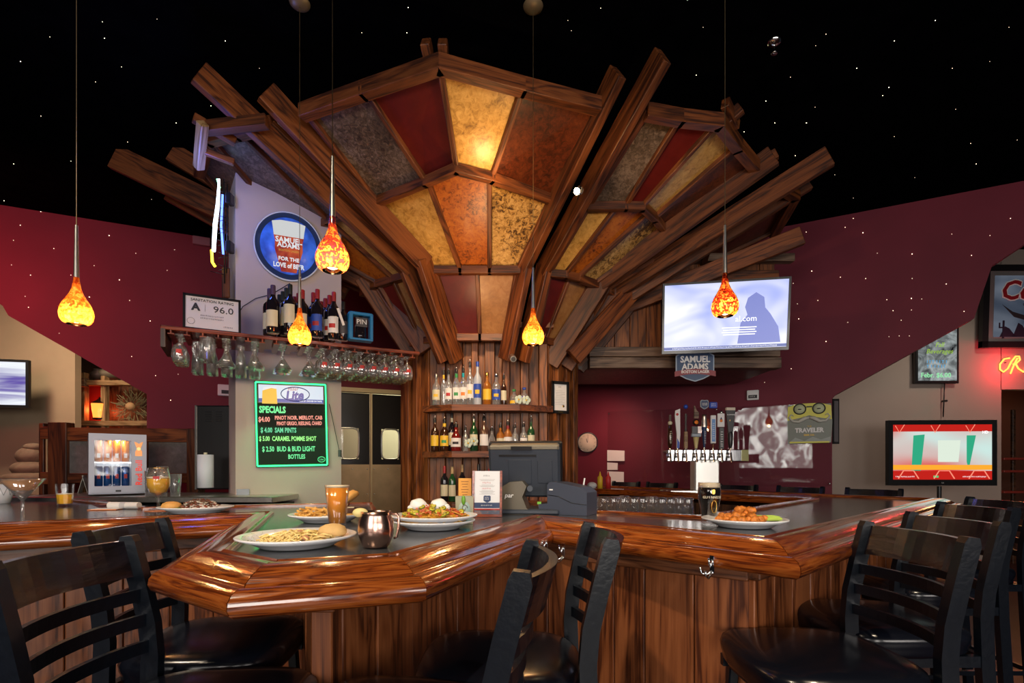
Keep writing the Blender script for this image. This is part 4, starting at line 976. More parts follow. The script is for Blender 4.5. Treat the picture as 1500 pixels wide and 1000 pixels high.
# framed licence on the column's right facet
fx = V((CD[0] - CCc[0], CD[1] - CCc[1], 0)).normalized(); fn = V((fx.y, -fx.x, 0)); fyaw = math.atan2(fx.y, fx.x)
pc = onplane(820.5, 582, V((*CCc, 0)), fn) + fn * .075
lc = thing('licence_frame', 'black-framed white certificate with gold seal on the column right of the shelves', 'certificate', M=face(at(820.5, 582, 4.24), R(24)))
g = G(); fw, fh = .158, .262
g.box((0, fh / 2 - .012, 0), (fw, .024, .02)).box((0, -fh / 2 + .012, 0), (fw, .024, .02)).box((-fw / 2 + .01, 0, 0), (.02, fh, .02)).box((fw / 2 - .01, 0, 0), (.02, fh, .02)); g.build('frame', BLACKM, lc)
G().box((0, 0, -.003), (fw - .02, fh - .02, .006)).build('card', WHITE, lc); G().lathe([(0, .0005), (.010, .0005), (.010, 0)], 14, c=(.03, -.07, .001)).build('seal', GOLD, lc)
scrib(.03, .009, INK, lc, 0, .085, .001)
g = G(); [g.box((0 if k % 3 else -.01, .055 - k * .014, .001), (.09 if k % 3 else .06, .0018, .0008)) for k in range(9)]; g.build('print_lines', plain('grey_print', (.35, .35, .36), .6), lc)
G().box((0, -fh / 2 + .010, .011), (.04, .008, .002)).build('name_plate', GOLD, lc)
# security camera
sc_ = thing('security_camera', 'small silver bullet camera on the column above the top shelf', 'camera', at(750, 523, 3.98))
G().cyl((0, .0, 0), (0.01, -.08, -.03), .026, .024, 16).build('camera_body', STEEL, sc_); G().cyl((0.01, -.078, -.03), (0.0105, -.084, -.0315), .017, n=14).build('lens', BLACK, sc_); G().cyl((0, 0, .0), (0, .05, .03), .008, n=8).build('bracket', STEEL, sc_)

def wallp(x, y, off=.03): return onplane(x, y, WRa, WRn) + WRn * off
wyaw = math.atan2(WRd.y, WRd.x)
# clock
ck = thing('wall_clock', 'round white wall clock with dark rim on the red wall right of the column', 'clock', M=face(wallp(862, 648), wyaw * .3))
ckr = .128
G().lathe([(0, -.02), (ckr, -.02), (ckr, .012), (ckr - .012, .015), (ckr - .014, .004), (0, .004)], 32).build('clock_rim', BLACKM, ck)
G().lathe([(0, .006), (ckr - .014, .006), (ckr - .014, .004)], 32).build('clock_face', plain('clock_face', (.62, .55, .42), .6), ck)
for k in range(12):
    a = PI / 2 - k * PI / 6; text(str(k or 12), .022, INK, ck, .09 * math.cos(a), .09 * math.sin(a), .0065, ext=.0005, name='numeral')
g = G(); g.box((-.005, .025, .009), (.007, .05, .002), M=Matrix.Rotation(R(12), 4, 'Z')); g.build('hour_hand', INK, ck); g = G(); g.box((0, .038, .010), (.004, .076, .002), M=Matrix.Rotation(R(-3), 4, 'Z')); g.build('minute_hand', INK, ck)
# clear splash panel, notices, thermostat
ps = thing('plexiglass_panel', 'large clear plexiglass splash panel on the maroon wall behind the taps', 'panel', wallp(1050, 650))
pp = [wallp(891, 712, .02), wallp(1218, 712, .02), wallp(1218, 590, .02), wallp(891, 603, .02)]
G().slab(pp, -.004).build('clear_sheet', PLEXI, ps, world=True)
for (x, y) in ((893, 606), (1215, 593), (1050, 600), (893, 708), (1215, 708)): G().sphere(wallp(x, y, .026), .01, 8).build('screw', CHROME, ps, world=True)
for i, (x0, y0, x1, y1, lb) in enumerate(((891, 659, 916, 675, 'upper white notice sheet on the red wall near the clock'), (891, 677, 906, 688, 'small white notice below the upper sheet on the red wall'), (891, 690, 915, 711, 'lowest white notice sheet on the red wall above the condiments'))):
    t = thing('wall_notice', lb, 'notice', wallp((x0 + x1) / 2, y1, .03)); G().slab([wallp(x0, y1, .03), wallp(x1, y1, .03), wallp(x1, y0 + 1, .03), wallp(x0, y0, .03)], .012).build('sheet', PAPER, t, world=True)
th = thing('thermostat', 'white thermostat box on the maroon wall above the clear panel', 'thermostat', M=face(wallp(1103, 579), wyaw)); G().box((0, 0, 0), (.115, .105, .03), bev=.006).build('case', WHITE, th); G().box((0, -.018, .016), (.085, .035, .004)).build('badge', INK, th); scrib(.06, .014, WHITE, th, 0, -.018, .0185)
t2 = thing('thermostat', 'white controller box on the maroon wall left of the pier', 'controller', M=face(onplane(331, 572, WLa, WLn) + WLn * .03, yawL)); G().box((0, 0, 0), (.155, .125, .03), bev=.006).build('case', WHITE, t2); G().box((.01, -.02, .016), (.10, .04, .004)).build('badge', INK, t2)
t3 = thing('wall_box', 'pale rectangular junction box high on the left maroon wall', 'wall box', M=face(onplane(296, 355, WLa, WLn) + WLn * .03, yawL)); G().box((0, 0, 0), (.17, .09, .05), bev=.006).build('case', plain('box_mauve', (.22, .10, .13), .6), t3)
# moustache sign
tv = thing('moustache_sign', 'yellow sign with round spectacles and moustache reading TRAVELER on the clear panel', 'sign', M=face(wallp(1185, 620, .06), wyaw) @ Matrix.Diagonal((1.03, 1, 1, 1)))
k_ = .185
G().prism([(-k_, .19), (-.19, -.0), (-k_, -.21), (k_, -.20), (.195, 0), (k_, .19)][::-1], -.008, .0).build('sign_board', plain('sign_grey_green', (.13, .15, .12), .4), tv)
G().prism([(-k_, .17), (-.19, .03), (-.06, .06), (0, .08), (.06, .06), (.19, .03), (k_, .17), (.10, .20), (-.10, .20)], .0, .004).build('yellow_field', plain('sign_yellow', (.62, .58, .03), .4), tv)
g = G(); 
for s_ in (-1, 1): g.tube([(s_ * .082 + .052 * math.cos(t * PI / 12), .145 + .052 * math.sin(t * PI / 12), .006) for t in range(24)], .006, 6, closed=True)
g.box((0, .165, .006), (.05, .012, .006)); g.build('spectacles', INK, tv)
for s_ in (-1, 1):
    G().lathe([(0, .0055), (.046, .0055), (.046, .004)], 20, c=(s_ * .082, .145, 0)).build('lens', plain('sign_pale_lime', (.55, .60, .38), .4), tv)
    G().sphere((s_ * .082, .143, .007), .018, 10, sy=.35, sz=.15).build('eye', INK, tv)
    g = G(); g.tube([(0, .055, .007), (s_ * .04, .048, .008), (s_ * .09, .015, .008), (s_ * .14, .02, .008), (s_ * .175, .06, .008), (s_ * .155, .09, .008), (s_ * .135, .075, .008)], [.012, .022, .018, .013, .009, .006, .004], 8)
    g.build('moustache', plain('sign_moustache', (.50, .50, .46), .5), tv)
text('TRAVELER', .062, WHITE, tv, 0, -.075, .004, bold=.003, sx=.86); text('THE', .022, YEL, tv, 0, -.035, .004); text('BEER CO.', .022, YEL, tv, 0, -.122, .004, bold=.001)
G().prism([(-.18, -.20), (-.12, -.145), (-.04, -.18), (.03, -.14), (.1, -.17), (.18, -.14), (.18, -.20)], .0, .002).build('hill_print', plain('sign_grey', (.30, .33, .31), .5), tv)
G().box((0, -.195, .003), (.34, .016, .002)).build('sign_stripe', plain('sign_yellow', (.62, .58, .03), .4), tv)
# shield sign under the big screen
sh = thing('shield_sign', 'navy shield-shaped beer sign with red ribbon hanging below the large screen', 'sign', M=face(at(1018, 537, 4.35), R(-4)))
def shield(w_, h_): return [(-w_, h_ * .75), (-w_ * .7, h_), (0, h_ * .93), (w_ * .7, h_), (w_, h_ * .75), (w_, -h_ * .45), (w_ * .45, -h_ * .82), (0, -h_), (-w_ * .45, -h_ * .82), (-w_, -h_ * .45)]
G().prism(shield(.158, .125), -.01, .0).build('shield_rim', plain('silver_blue', (.30, .38, .48), .3), sh); G().prism(shield(.148, .116), .0, .004).build('shield_field', plain('sign_navy', (.02, .055, .14), .3), sh)
text('SAMUEL', .075, WHITE, sh, 0, .060, .005, bold=.002, sx=.9); text('ADAMS', .072, WHITE, sh, 0, -.002, .005, bold=.002, sx=.9)
g = G(); n = 9; vs = []
for i in range(n): x = -.168 + .336 * i / (n - 1); z = -.062 + .022 * math.cos(x * 9); vs += [(x, z - .022, .007), (x, z + .022, .007)]
g.add(vs, [(2 * i, 2 * i + 2, 2 * i + 3, 2 * i + 1) for i in range(n - 1)]); vs2 = [(a, b, .004) for a, b, c in vs]; g.add(vs2, [(2 * i + 1, 2 * i + 3, 2 * i + 2, 2 * i) for i in range(n - 1)]); g.build('ribbon', plain('ribbon_red', (.22, .02, .03), .4), sh)
text('BOSTON LAGER', .033, WHITE, sh, 0, -.044, .008, bold=.001, sx=.95)

# ------------------------------------------------------------------ screens
def screenmat(name, cols, sx=(2, 6), strength=1.3, dist=1.2, det=2, seed=0):
    m, N, L, b = newmat(name); tc = N.new('ShaderNodeTexCoord'); mp = N.new('ShaderNodeMapping'); mp.inputs['Scale'].default_value = (sx[0], sx[1], 1); mp.inputs['Location'].default_value = (seed, seed * .7, 0)
    n = N.new('ShaderNodeTexNoise'); n.inputs['Scale'].default_value = 1; n.inputs['Detail'].default_value = det; n.inputs['Distortion'].default_value = dist
    L.new(tc.outputs['Object'], mp.inputs[0]); L.new(mp.outputs[0], n.inputs['Vector'])
    r = N.new('ShaderNodeValToRGB'); e = r.color_ramp.elements; k = len(cols)
    for i, c in enumerate(cols):
        q = e[0] if i == 0 else (e[1] if i == k - 1 else e.new(.3 + .4 * i / (k - 1)))
        q.position = .3 + .4 * i / (k - 1); q.color = (*c, 1)
    L.new(n.outputs['Fac'], r.inputs['Fac']); L.new(r.outputs['Color'], b.inputs['Emission Color']); b.inputs['Emission Strength'].default_value = strength
    b.inputs['Base Color'].default_value = (0, 0, 0, 1); b.inputs['Roughness'].default_value = .2; return m
def tvset(label, M, w_, h_, smat, bez=.022, cat='screen', bot=None):
    t = thing('television', label, cat, M=M); bot = bot or bez
    g = G(); g.box((0, h_ / 2 + bez / 2, 0), (w_ + 2 * bez, bez, .05)).box((0, -h_ / 2 - bot / 2, 0), (w_ + 2 * bez, bot, .05)).box((-w_ / 2 - bez / 2, 0, 0), (bez, h_, .05)).box((w_ / 2 + bez / 2, 0, 0), (bez, h_, .05)).box((0, 0, -.03), (w_ * .96, h_ * .94, .04)); g.build('bezel', BLACKM, t)
    G().box((0, 0, .012), (w_, h_, .01)).build('display', smat, t); return t
big = tvset('large wall screen showing pale blue blurred picture over the maroon wall', face(at(1061, 463, 4.15), R(-10)) @ Matrix.Rotation(R(7), 4, 'X'), .93, .515, screenmat('screen_pale', [(.30, .38, .95), (.50, .62, 1), (.72, .82, 1), (.95, .97, 1), (1, 1, 1)], (1.6, 2.6), 1.05), .016, bot=.025)
SG = emit('screen_grey', (.20, .24, .62), 1); G().prism([(.10, -.22), (.12, -.06), (.17, .0), (.15, .06), (.17, .13), (.23, .17), (.29, .13), (.30, .05), (.34, 0), (.40, -.10), (.42, -.22)], .0175, .018).build('figure_picture', SG, big)
SW = emit('screen_white', (1, 1, 1), 1.3); text('al.com', .062, SW, big, .16, -.03, .019)
g = G(); [g.box((.11, -.095 - k * .018, .019), (.26 - .02 * (k % 2), .007, .001)) for k in range(4)]; g.build('caption_lines', SW, big)
G().box((0, -.243, .0185), (.93, .022, .001)).build('ticker', emit('ticker_blue', (.10, .14, .40), 1), big); scrib(.80, .010, SW, big, 0, -.243, .0195, seed=6)
G().box((.0, 0, -.09), (.18, .18, .09)).box((.0, .05, -.25), (.06, .06, .30)).build('wall_arm', BLACK, big)
flr = tvset('wide floor-stand screen at right showing a blurred bright game show', face(at(1378, 662, 5.3), R(-3)), .97, .56, screenmat('screen_game', [(.75, .02, .01), (.9, .55, .02), (.75, .85, .45), (.95, .97, .9), (.6, .85, .8)], (1.1, 1.6), 1.0, .6, 1, 3), .045, bot=.06)
E_ = lambda n, c, s=1: emit(n, c, s)
G().prism([(-.21, -.20), (-.30, -.19), (-.28, .17), (-.17, .18)], .0175, .018).build('green_picture', E_('tv_green', (.03, .40, .22)), flr); G().prism([(.26, -.18), (.33, .17), (.24, .17), (.24, -.10)], .0175, .018).build('green_picture', E_('tv_green', (.03, .40, .22)), flr)
G().prism([(-.04, -.10), (.16, -.10), (.18, .12), (-.04, .12)], .0176, .0181).build('pale_picture', E_('tv_pale', (.75, .85, .72)), flr)
G().box((0, -.155, .0178), (.97, .05, .001)).build('orange_picture', E_('tv_orange', (1, .42, .03)), flr)
G().box((0, -.235, .0178), (.97, .09, .001)).box((0, .245, .0178), (.97, .07, .001)).build('red_picture', E_('tv_red', (.55, .015, .01)), flr)
for s_ in (-.33, .02, .36):
    g = G(); g.tube([(s_ - .10, -.27, .019), (s_ - .05, -.19, .019), (s_ + .05, -.19, .019), (s_ + .10, -.27, .019)], .006, 4); g.build('tv_outline', E_('tv_pink', (1, .30, .20)), flr); G().tube([(s_ - .13, .27, .019), (s_ - .09, .20, .019), (s_ - .04, .28, .019)], .004, 4).build('tv_outline', E_('tv_pink', (1, .30, .20)), flr)
scrib(.20, .012, SW, flr, -.36, -.25, .0195, seed=2); scrib(.24, .012, SW, flr, .32, -.25, .0195); text('HD', .04, SW, flr, .42, .20, .0195); G().box((-.06, -.25, .019), (.05, .02, .001)).build('tv_badge', E_('tv_green2', (.1, .6, .2)), flr)
G().cyl((0, -.35, -.02), (0, -.95, -.02), .02, n=12).build('stand_pole', BLACK, flr); G().box((0, -1.22, -.02), (.5, .04, .4)).build('stand_base', BLACK, flr); G().box((0, -.32, -.03), (.9, .04, .04)).build('stand_bracket', STEEL, flr); G().cyl((0, -.9, -.02), (0, -1.21, -.02), .025, n=12).build('stand_pole', BLACK, flr)
text('LG', .02, plain('badge_grey', (.4, .4, .4), .4), flr, 0, -.312, .026)
lft = tvset('wall screen with blue and white picture cut by the left picture edge', face(at(-44, 560, 6.2), R(12)), 1.16, .52, screenmat('screen_blue', [(.10, .06, .35), (.35, .35, .85), (.65, .80, 1), (.9, 1, 1), (.95, 1, 1)], (1.0, 9), 1.1, .4, 3, 5), .03)
G().box((0, 0, -.22), (.2, .2, .36)).build('wall_arm', BLACK, lft)

# right back wall pictures, neon word
bs = thing('lit_menu_board', 'lit black menu board with coloured hand lettering on the right back wall', 'sign', M=face(at(1371, 508, 5.95)))
G().box((0, 0, 0), (.50, .84, .04), bev=.005).build('frame', BLACKM, bs)
G().box((0, 0, .021), (.44, .78, .004)).build('light_panel', screenmat('board_pics', [(.004, .004, .006), (.01, .012, .015), (.10, .02, .012), (.30, .10, .06), (.45, .50, .50)], (7, 7), .9, 1.5, 4, 2), bs)
text('Fall\nBeverages', .075, emit('board_lime', (.30, .50, .06), 1), bs, .02, -.02, .026, shear=.25); scrib(.26, .035, emit('board_blue', (.10, .35, .60), 1), bs, 0, -.20, .026, lines=2, gap=1.5); text('Febr. $6.00', .075, emit('board_mint', (.30, .80, .40), 1), bs, -.02, -.33, .026, bold=.001)
G().tube([(.10, -.42, 0), (.10, -.8, -.02)], .006, 6).build('cord', BLACK, bs); G().box((.10, -.62, 0), (.02, .02, .06)).build('switch', BLACK, bs)
cm = thing('beer_mirror', 'large framed blue beer sign with red script at the right picture edge', 'sign', M=face(at(1520, 449, 5.9)) @ Matrix.Rotation(R(2), 4, 'X'))
cw, ch = 1.28, .93
g = G(); [g.box(c, d) for c, d in (((0, ch / 2 - .035, 0), (cw, .07, .05)), ((0, -ch / 2 + .035, 0), (cw, .07, .05)), ((-cw / 2 + .035, 0, 0), (.07, ch, .05)), ((cw / 2 - .035, 0, 0), (.07, ch, .05)))]; g.build('frame', BLACKM, cm)
G().box((0, 0, .0), (cw - .12, ch - .12, .02)).build('inner_frame', plain('mat_grey', (.16, .14, .14), .35), cm)
G().box((0, 0, .012), (cw - .27, ch - .24, .006)).build('picture', screenmat('desert_sky', [(.008, .03, .08), (.02, .09, .22), (.05, .20, .42), (.20, .35, .55), (.35, .40, .5)], (1, 3), .35, .5, 2, 4), cm)
text('Coors', .30, WHITE, cm, -.06, .17, .016, shear=.2, bold=.018); text('Coors', .30, plain('script_red', (.28, .012, .018), .4), cm, -.06, .17, .0185, shear=.2, bold=.006); text('OFFICIAL BEER', .05, INK, cm, -.02, .02, .016)
G().prism([(-.42, .02), (-.30, -.06), (-.1, -.12), (.1, -.13), (-.1, -.17), (-.28, -.12)], .016, .019).build('swoosh', INK, cm)
g = G(); [g.prism([(x - .09, -.345), (x - .03, -.345 + h_), (x + .02, -.345 + h_ * .8), (x + .10, -.345)], .016, .018) for x, h_ in ((-.35, .12), (-.2, .16), (0, .12), (.2, .18))]; g.box((-.40, -.26, .02), (.022, .20, .004)).box((-.425, -.24, .02), (.05, .015, .004)).box((-.445, -.215, .02), (.015, .06, .004)); g.build('desert_print', plain('desert_dark', (.015, .012, .03), .5), cm)
nr_ = thing('red_neon_word', 'red and yellow neon script word starting with R above the doorway', 'neon sign', M=face(at(1484, 537, 5.98)))
NRM = emit('neon_red_yellow', (1, .30, .05), 3.2)
g = G(); g.tube([(-.04, .10, 0), (-.10, .09, 0), (-.15, .03, 0), (-.15, -.03, 0), (-.11, -.06, 0), (-.06, -.02, 0), (-.02, .06, 0)], .009, 8)
g.tube([(-.02, .06, 0), (.03, .12, 0), (.07, .12, 0), (.08, .08, 0), (.04, .04, 0), (.0, .03, 0)], .009, 8); g.tube([(.03, .035, 0), (.06, -.02, 0), (.12, -.06, 0), (.16, -.02, 0), (.18, .02, 0)], .009, 8); g.tube([(.05, .10, 0), (.0, .0, 0), (-.03, -.08, 0)], .009, 8)
g.build('neon_tube', NRM, nr_)
g = G(); g.cyl((-.08, .05, -.05), (-.08, .05, 0), .006, n=6).cyl((.06, .0, -.05), (.06, 0, 0), .006, n=6); g.build('tube_stand', BLACK, nr_)
# store shelf in the doorway
rk = thing('store_rack', 'dark wooden rack with red-lit shelf standing in the right doorway', 'rack', at(1480, 860, 6.9))
for px in (1462, 1484, 1540): beam('post', at(px, 600, 6.9), at(px, 860, 6.9), .04, .04, WD, rk, up=(0, 1, 0))
for y in (672, 690, 720): beam('shelf_board', at(1458, y, 6.9), at(1560, y, 6.9), .25, .03, plain('red_lit_board', (.22, .03, .02), .4), rk)  # red light on the boards is put into their colour
light('POINT', 'store_lamp', at(1500, 600, 7.2), 6, (1, .45, .15), .1)

# ------------------------------------------------------------------ left side: partition, shelving, cairn, appliances
pt = thing('booth_partition', 'oak booth partition with capped end posts behind the small fridge', 'partition', (-3.2, 4.35, 0))
YP = 4.25
beam('post', at(90, 619, YP), at(90, 960, YP), .15, .09, WX, pt, up=(0, 1, 0)); beam('post', at(287, 628, YP), at(287, 960, YP), .10, .09, WX, pt, up=(0, 1, 0))
beam('top_rail', at(98, 636, YP), at(285, 638, YP), .06, .11, WX, pt); beam('mid_rail', at(98, 700, YP), at(285, 700, YP), .06, .08, WX, pt)
G().box(at(190, 670, YP), (1.0, .02, .34)).build('panel', mottled('cloud_glass', (.10, .09, .085), (.16, .14, .13), (.24, .21, .20), 14, .3), pt, world=True); G().box(at(240, 900, YP), (1.0, .03, 1.0)).build('lower_panel', WD, pt, world=True)
beam('stile', at(212, 640, YP - .02), at(212, 700, YP - .02), .05, .03, WX, pt, up=(0, 1, 0))
beam('end_stile', at(64, 620, YP + .02), at(64, 940, YP), .04, .05, WX, pt, up=(0, 1, 0)); beam('end_stile', at(79, 620, YP), at(79, 940, YP), .02, .05, WG, pt, up=(0, 1, 0))
beam('end_rail', at(62, 634, YP), at(80, 634, YP), .05, .10, WX, pt); beam('end_rail', at(62, 700, YP), at(80, 700, YP), .05, .10, WX, pt); beam('end_stile', at(70, 640, YP), at(70, 700, YP), .015, .03, WT, pt, up=(0, 1, 0))
YS = 7.4
su = thing('display_shelving', 'pale wooden display shelving with lantern and wreath through the left wall opening', 'shelving', at(166, 700, YS))
for px, y0 in ((122, 546), (154, 551)): beam('post', at(px, y0, YS), at(px, 815, YS), .10 if px == 122 else .06, .09, WT, su, up=(0, 1, 0))
for y in (561, 620, 700): beam('shelf_rail', at(119, y, YS - .05), at(230, y, YS - .05), .10, .07, WT, su)
beam('joint_block', at(115, 560, YS - .1), at(127, 560, YS - .1), .08, .12, WG, su)
G().slab([at(125, 622, YS + .3), at(152, 622, YS + .3), at(152, 560, YS + .3), at(125, 560, YS + .3)], .03).build('red_back', plain('red_backing', (.35, .015, .01), .6), su, world=True); G().slab([at(152, 690, YS + .3), at(240, 690, YS + .3), at(240, 560, YS + .3), at(152, 560, YS + .3)], .03).build('dark_back', WD, su, world=True)
ln = thing('lantern', 'small glowing orange lantern on the shelving in front of red backing', 'lantern', at(146, 612, YS))
G().lathe([(.075, 0), (.10, .20), (.0, .21)], 12).build('lantern_glass', emit('lantern_orange', (1, .28, .04), 2.2), ln); G().lathe([(0, .0), (.085, 0), (.085, -.02), (0, -.02)], 12).build('lantern_base', BLACK, ln); G().lathe([(.10, .21), (.03, .26), (0, .30)], 12).build('lantern_cap', BLACK, ln)
light('POINT', 'lantern_glow', at(137, 600, YS + .05), 4, (1, .12, .03), .05)
wt = thing('twig_wreath', 'round twig wreath with pale centre leaning on the shelving', 'wreath', at(193, 596, YS))
rnd = random.Random(5)
for k in range(90):
    a = rnd.uniform(0, 2 * PI); r1 = rnd.uniform(.06, .17); r2 = r1 + rnd.uniform(.05, .13); b_ = a + rnd.uniform(-.35, .35)
    G().tube([(r1 * math.cos(a), rnd.uniform(-.06, .02), r1 * math.sin(a)), (r2 * math.cos(b_), rnd.uniform(-.08, .04), r2 * math.sin(b_))], .006, 3).build('twig', plain('twig_green_brown', (.16, .14, .07), .8), wt)
G().sphere((.03, -.07, -.0), .06, 14).build('wreath_ball', plain('ball_tan', (.42, .25, .12), .7), wt)
pot = thing('clay_pot', 'small dark clay pot on top of the shelving', 'pot', at(143, 556, YS)); G().lathe([(0, 0), (.05, 0), (.085, .05), (.085, .09), (.05, .13), (.058, .15), (.045, .15), (.03, .12), (0, .1)], 18).build('pot_body', plain('dark_clay', (.06, .045, .04), .5), pot)
ar = thing('wheel_ornament', 'weathered round ornament behind the clay pot on the shelving', 'ornament', at(160, 556, YS + .1)); G().sphere((0, 0, .08), .16, 14, sz=.5).build('ornament_body', plain('weathered_bronze', (.15, .13, .09), .6), ar)
for x, y, r_, sz_, lb in ((50, 700, .30, .26, 'lowest flat boulder of the stone cairn behind the left bar'), (48, 686, .20, .5, 'middle boulder of the stone cairn'), (47, 668, .15, .75, 'upper round boulder of the stone cairn'), (50, 655, .10, .5, 'small top boulder of the stone cairn')):
    t = tag(G().sphere((0, 0, 0), r_, 16, sz=sz_).build('boulder', mottled('sandstone', (.10, .06, .035), (.17, .11, .07), (.24, .17, .11), 5, .8) if 'sandstone' not in MATS else MATS['sandstone'], None, Matrix.Translation(at(x, y, 6.0))), lb, 'boulder', 'boulders of the stone cairn')
    MATS['sandstone'] = t.data.materials[0]
# steel ice machine and towel roll behind the left bar
im = thing('ice_machine', 'tall brushed steel machine with vent louvres left of the pier', 'appliance', at(312, 720, 4.0))
p = at(312, 655, 3.95); G().box((p.x, p.y + .2, p.z), (.28, .4, .64), bev=.01).build('case', plain('steel_dark', (.10, .10, .10), .3, .9), im, world=True)
G().box((p.x - .13, p.y + .2, p.z), (.012, .41, .64)).build('side_panel', STEEL, im, world=True)
for k in range(5):
    for q in (0, 1): G().box((p.x - .03 + q * .08, p.y - .004, p.z + .27 - k * .018), (.05, .006, .006)).build('louvre', BLACK, im, world=True)
tr_ = thing('paper_towel_roll', 'white paper towel roll standing left of the pier', 'towel roll', atz(301, 716, 1.09) + V((0, -2.0, 0)) if False else at(301, 714, 3.7)); G().lathe([(.02, 0), (.052, 0), (.052, .235), (.02, .235)], 24).build('roll', plain('towel_white', (.62, .66, .78), .9), tr_); G().cyl((0, 0, 0), (0, 0, .25), .012, n=10).build('core', CRM, tr_)
bc = thing('back_counter', 'steel-topped back counter under the small fridge', 'counter', (-2.3, 3.5, 0))
p0 = at(232, 723, 3.55); G().box((-2.45, 3.72, 1.07), (1.75, .62, .04), bev=.005).build('steel_top', STEEL, bc, world=True); G().box((-2.45, 3.75, .52), (1.7, .5, 1.03)).build('cabinet_body', BLACK, bc, world=True)

# small drinks fridge
fr_ = thing('mini_fridge', 'small silver drinks fridge with glass door full of orange and blue cans', 'fridge', M=face(at(173, 721, 3.56), R(40)))
fw, fh, fd = .315, .40, .34
sil = plain('fridge_silver', (.36, .38, .45), .4, .3)
g = G(); g.box((0, fh / 2, -fd), (fw, fh, .02)).box((-fw / 2 + .01, fh / 2, -fd / 2), (.02, fh, fd)).box((fw / 2 - .04, fh / 2, -fd / 2), (.08, fh, fd)).box((0, .01, -fd / 2), (fw, .04, fd)).box((0, fh - .012, -fd / 2), (fw, .024, fd)); g.build('cabinet', sil, fr_)
G().box((0, fh / 2, -fd + .03), (fw - .1, fh - .06, .02)).build('liner', emit('fridge_liner', (.75, .85, 1), .55), fr_)
g = G(); dx0, dx1, dy0, dy1 = -fw / 2 + .03, fw / 2 - .085, .045, fh - .045
g.box(((-fw / 2 + dx0) / 2, fh / 2, .012), (dx0 + fw / 2, fh, .03)).box(((fw / 2 + dx1) / 2, fh / 2, .012), (fw / 2 - dx1, fh, .03)).box(((dx0 + dx1) / 2, dy0 / 2, .012), (dx1 - dx0, dy0, .03)).box(((dx0 + dx1) / 2, (dy1 + fh) / 2, .012), (dx1 - dx0, fh - dy1, .03)); g.build('door_frame', sil, fr_)
G().box(((dx0 + dx1) / 2, fh / 2, .012), (dx1 - dx0, dy1 - dy0, .004)).build('door_glass', PLEXI, fr_); G().box(((dx0 + dx1) / 2, .205, -.06), (dx1 - dx0 + .02, .006, .12)).build('wire_shelf', CHROME, fr_)
text('Red Bull', .052, emit('fridge_red', (.85, .04, .02), .9), fr_, fw / 2 - .042, .135, .028, rot=R(90), bold=.001)
g = G(); g.M = Matrix.Translation((-.025, 0, 0)); g.prism([(.118, .25), (.158, .25), (.158, .28), (.148, .30), (.158, .33), (.163, .35), (.15, .345), (.14, .335), (.126, .345), (.113, .35), (.118, .33), (.128, .30), (.118, .28)], .0275, .029); g.build('emblem', emit('fridge_emblem', (1, .35, .08), .9), fr_)
G().lathe([(0, .0295), (.012, .0295), (.012, .027)], 14, c=(.113, .30, 0)).build('emblem_disc', emit('emblem_yellow', (1, .8, .3), 1), fr_)
G().box((0, .012, .032), (.03, .012, .01)).build('lock', BLACK, fr_)
lt = light('POINT', 'fridge_light', fr_.matrix_basis @ V((0, fh - .04, -.012)), .7, (.85, .93, 1), .02)
co = plain('can_orange', (.85, .25, .01), .25, .4); cb = plain('can_blue', (.015, .09, .32), .25, .4); can0 = {}
for row, (m_, nm, yb) in enumerate(((cb, 'blue', .042), (co, 'orange', .21))):
    for k in range(4):
        x = -.1035 + k * .049; hh = .152 if row else .138
        M_ = fr_.matrix_basis @ Matrix.Translation((x, yb, -.05)) @ Matrix.Rotation(R(-90), 4, 'X')
        t = thing('drink_can', '%s %s can in the %s row inside the small fridge' % (['leftmost', 'second', 'third', 'rightmost'][k], nm, ['lower', 'upper'][row]), 'can', M=M_, group='cans in the small fridge')
        G().lathe([(0, .002), (.019, 0), (.0235, .006), (.0235, hh - .012), (.019, hh), (0, hh - .003)], 18).build('can_body', m_, t)
        G().box((0, -.0237, hh * (.5 if row == 0 else .28)), (.018, .001, .03)).build('print', REDI if row == 0 else WHITE, t)

# ------------------------------------------------------------------ things on the bar
ZT = 1.067
def onbar(x, y): return atz(x, y, ZT)
def liquid(name, c, em=0): return plain(name, c, .08, coat=.4)
ALE = liquid('amber_ale', (.85, .32, .03)); LAG = liquid('golden_lager', (.75, .42, .03)); MART = liquid('creamy_brown_drink', (.42, .19, .06)); STOUT = liquid('black_stout', (.006, .004, .004)); FOAM = plain('beer_foam', (.78, .66, .48), .8); FOAMW = plain('white_foam', (.85, .76, .58), .8)
# martini at far left
m1 = thing('martini_cocktail', 'creamy brown martini in a stemmed glass near the left picture edge', 'cocktail', onbar(33, 766)); s_ = 1.10
G().lathe([(r * 1.28, z * 1.06) for r, z in prof_martini()], 32).build('glass_body', GLASS, m1); G().lathe([(0, .103), (.010, .105), (.066, .168), (0, .170)], 32).build('drink', MART, m1)
G().lathe([(0, .1705), (.050, .1705), (.060, .1700)], 24).build('foam', plain('tan_foam', (.50, .27, .12), .7), m1)
wc = thing('patterned_cup', 'white cup with grey lattice pattern cut by the left picture edge', 'cup', onbar(2, 737)); G().lathe([(0, 0), (.040, 0), (.052, .05), (.062, .115), (.058, .115), (.048, .05), (0, .01)], 28).build('cup_body', PORC, wc)
for k in range(10):
    a = 2 * PI * k / 10
    for sg in (-1, 1): G().tube([(.0535 * math.cos(a), .0535 * math.sin(a), .05), (.060 * math.cos(a + sg * .3), .060 * math.sin(a + sg * .3), .10)], .0012, 4).build('pattern_line', c_('grey_pattern', (.3, .31, .33)), wc)
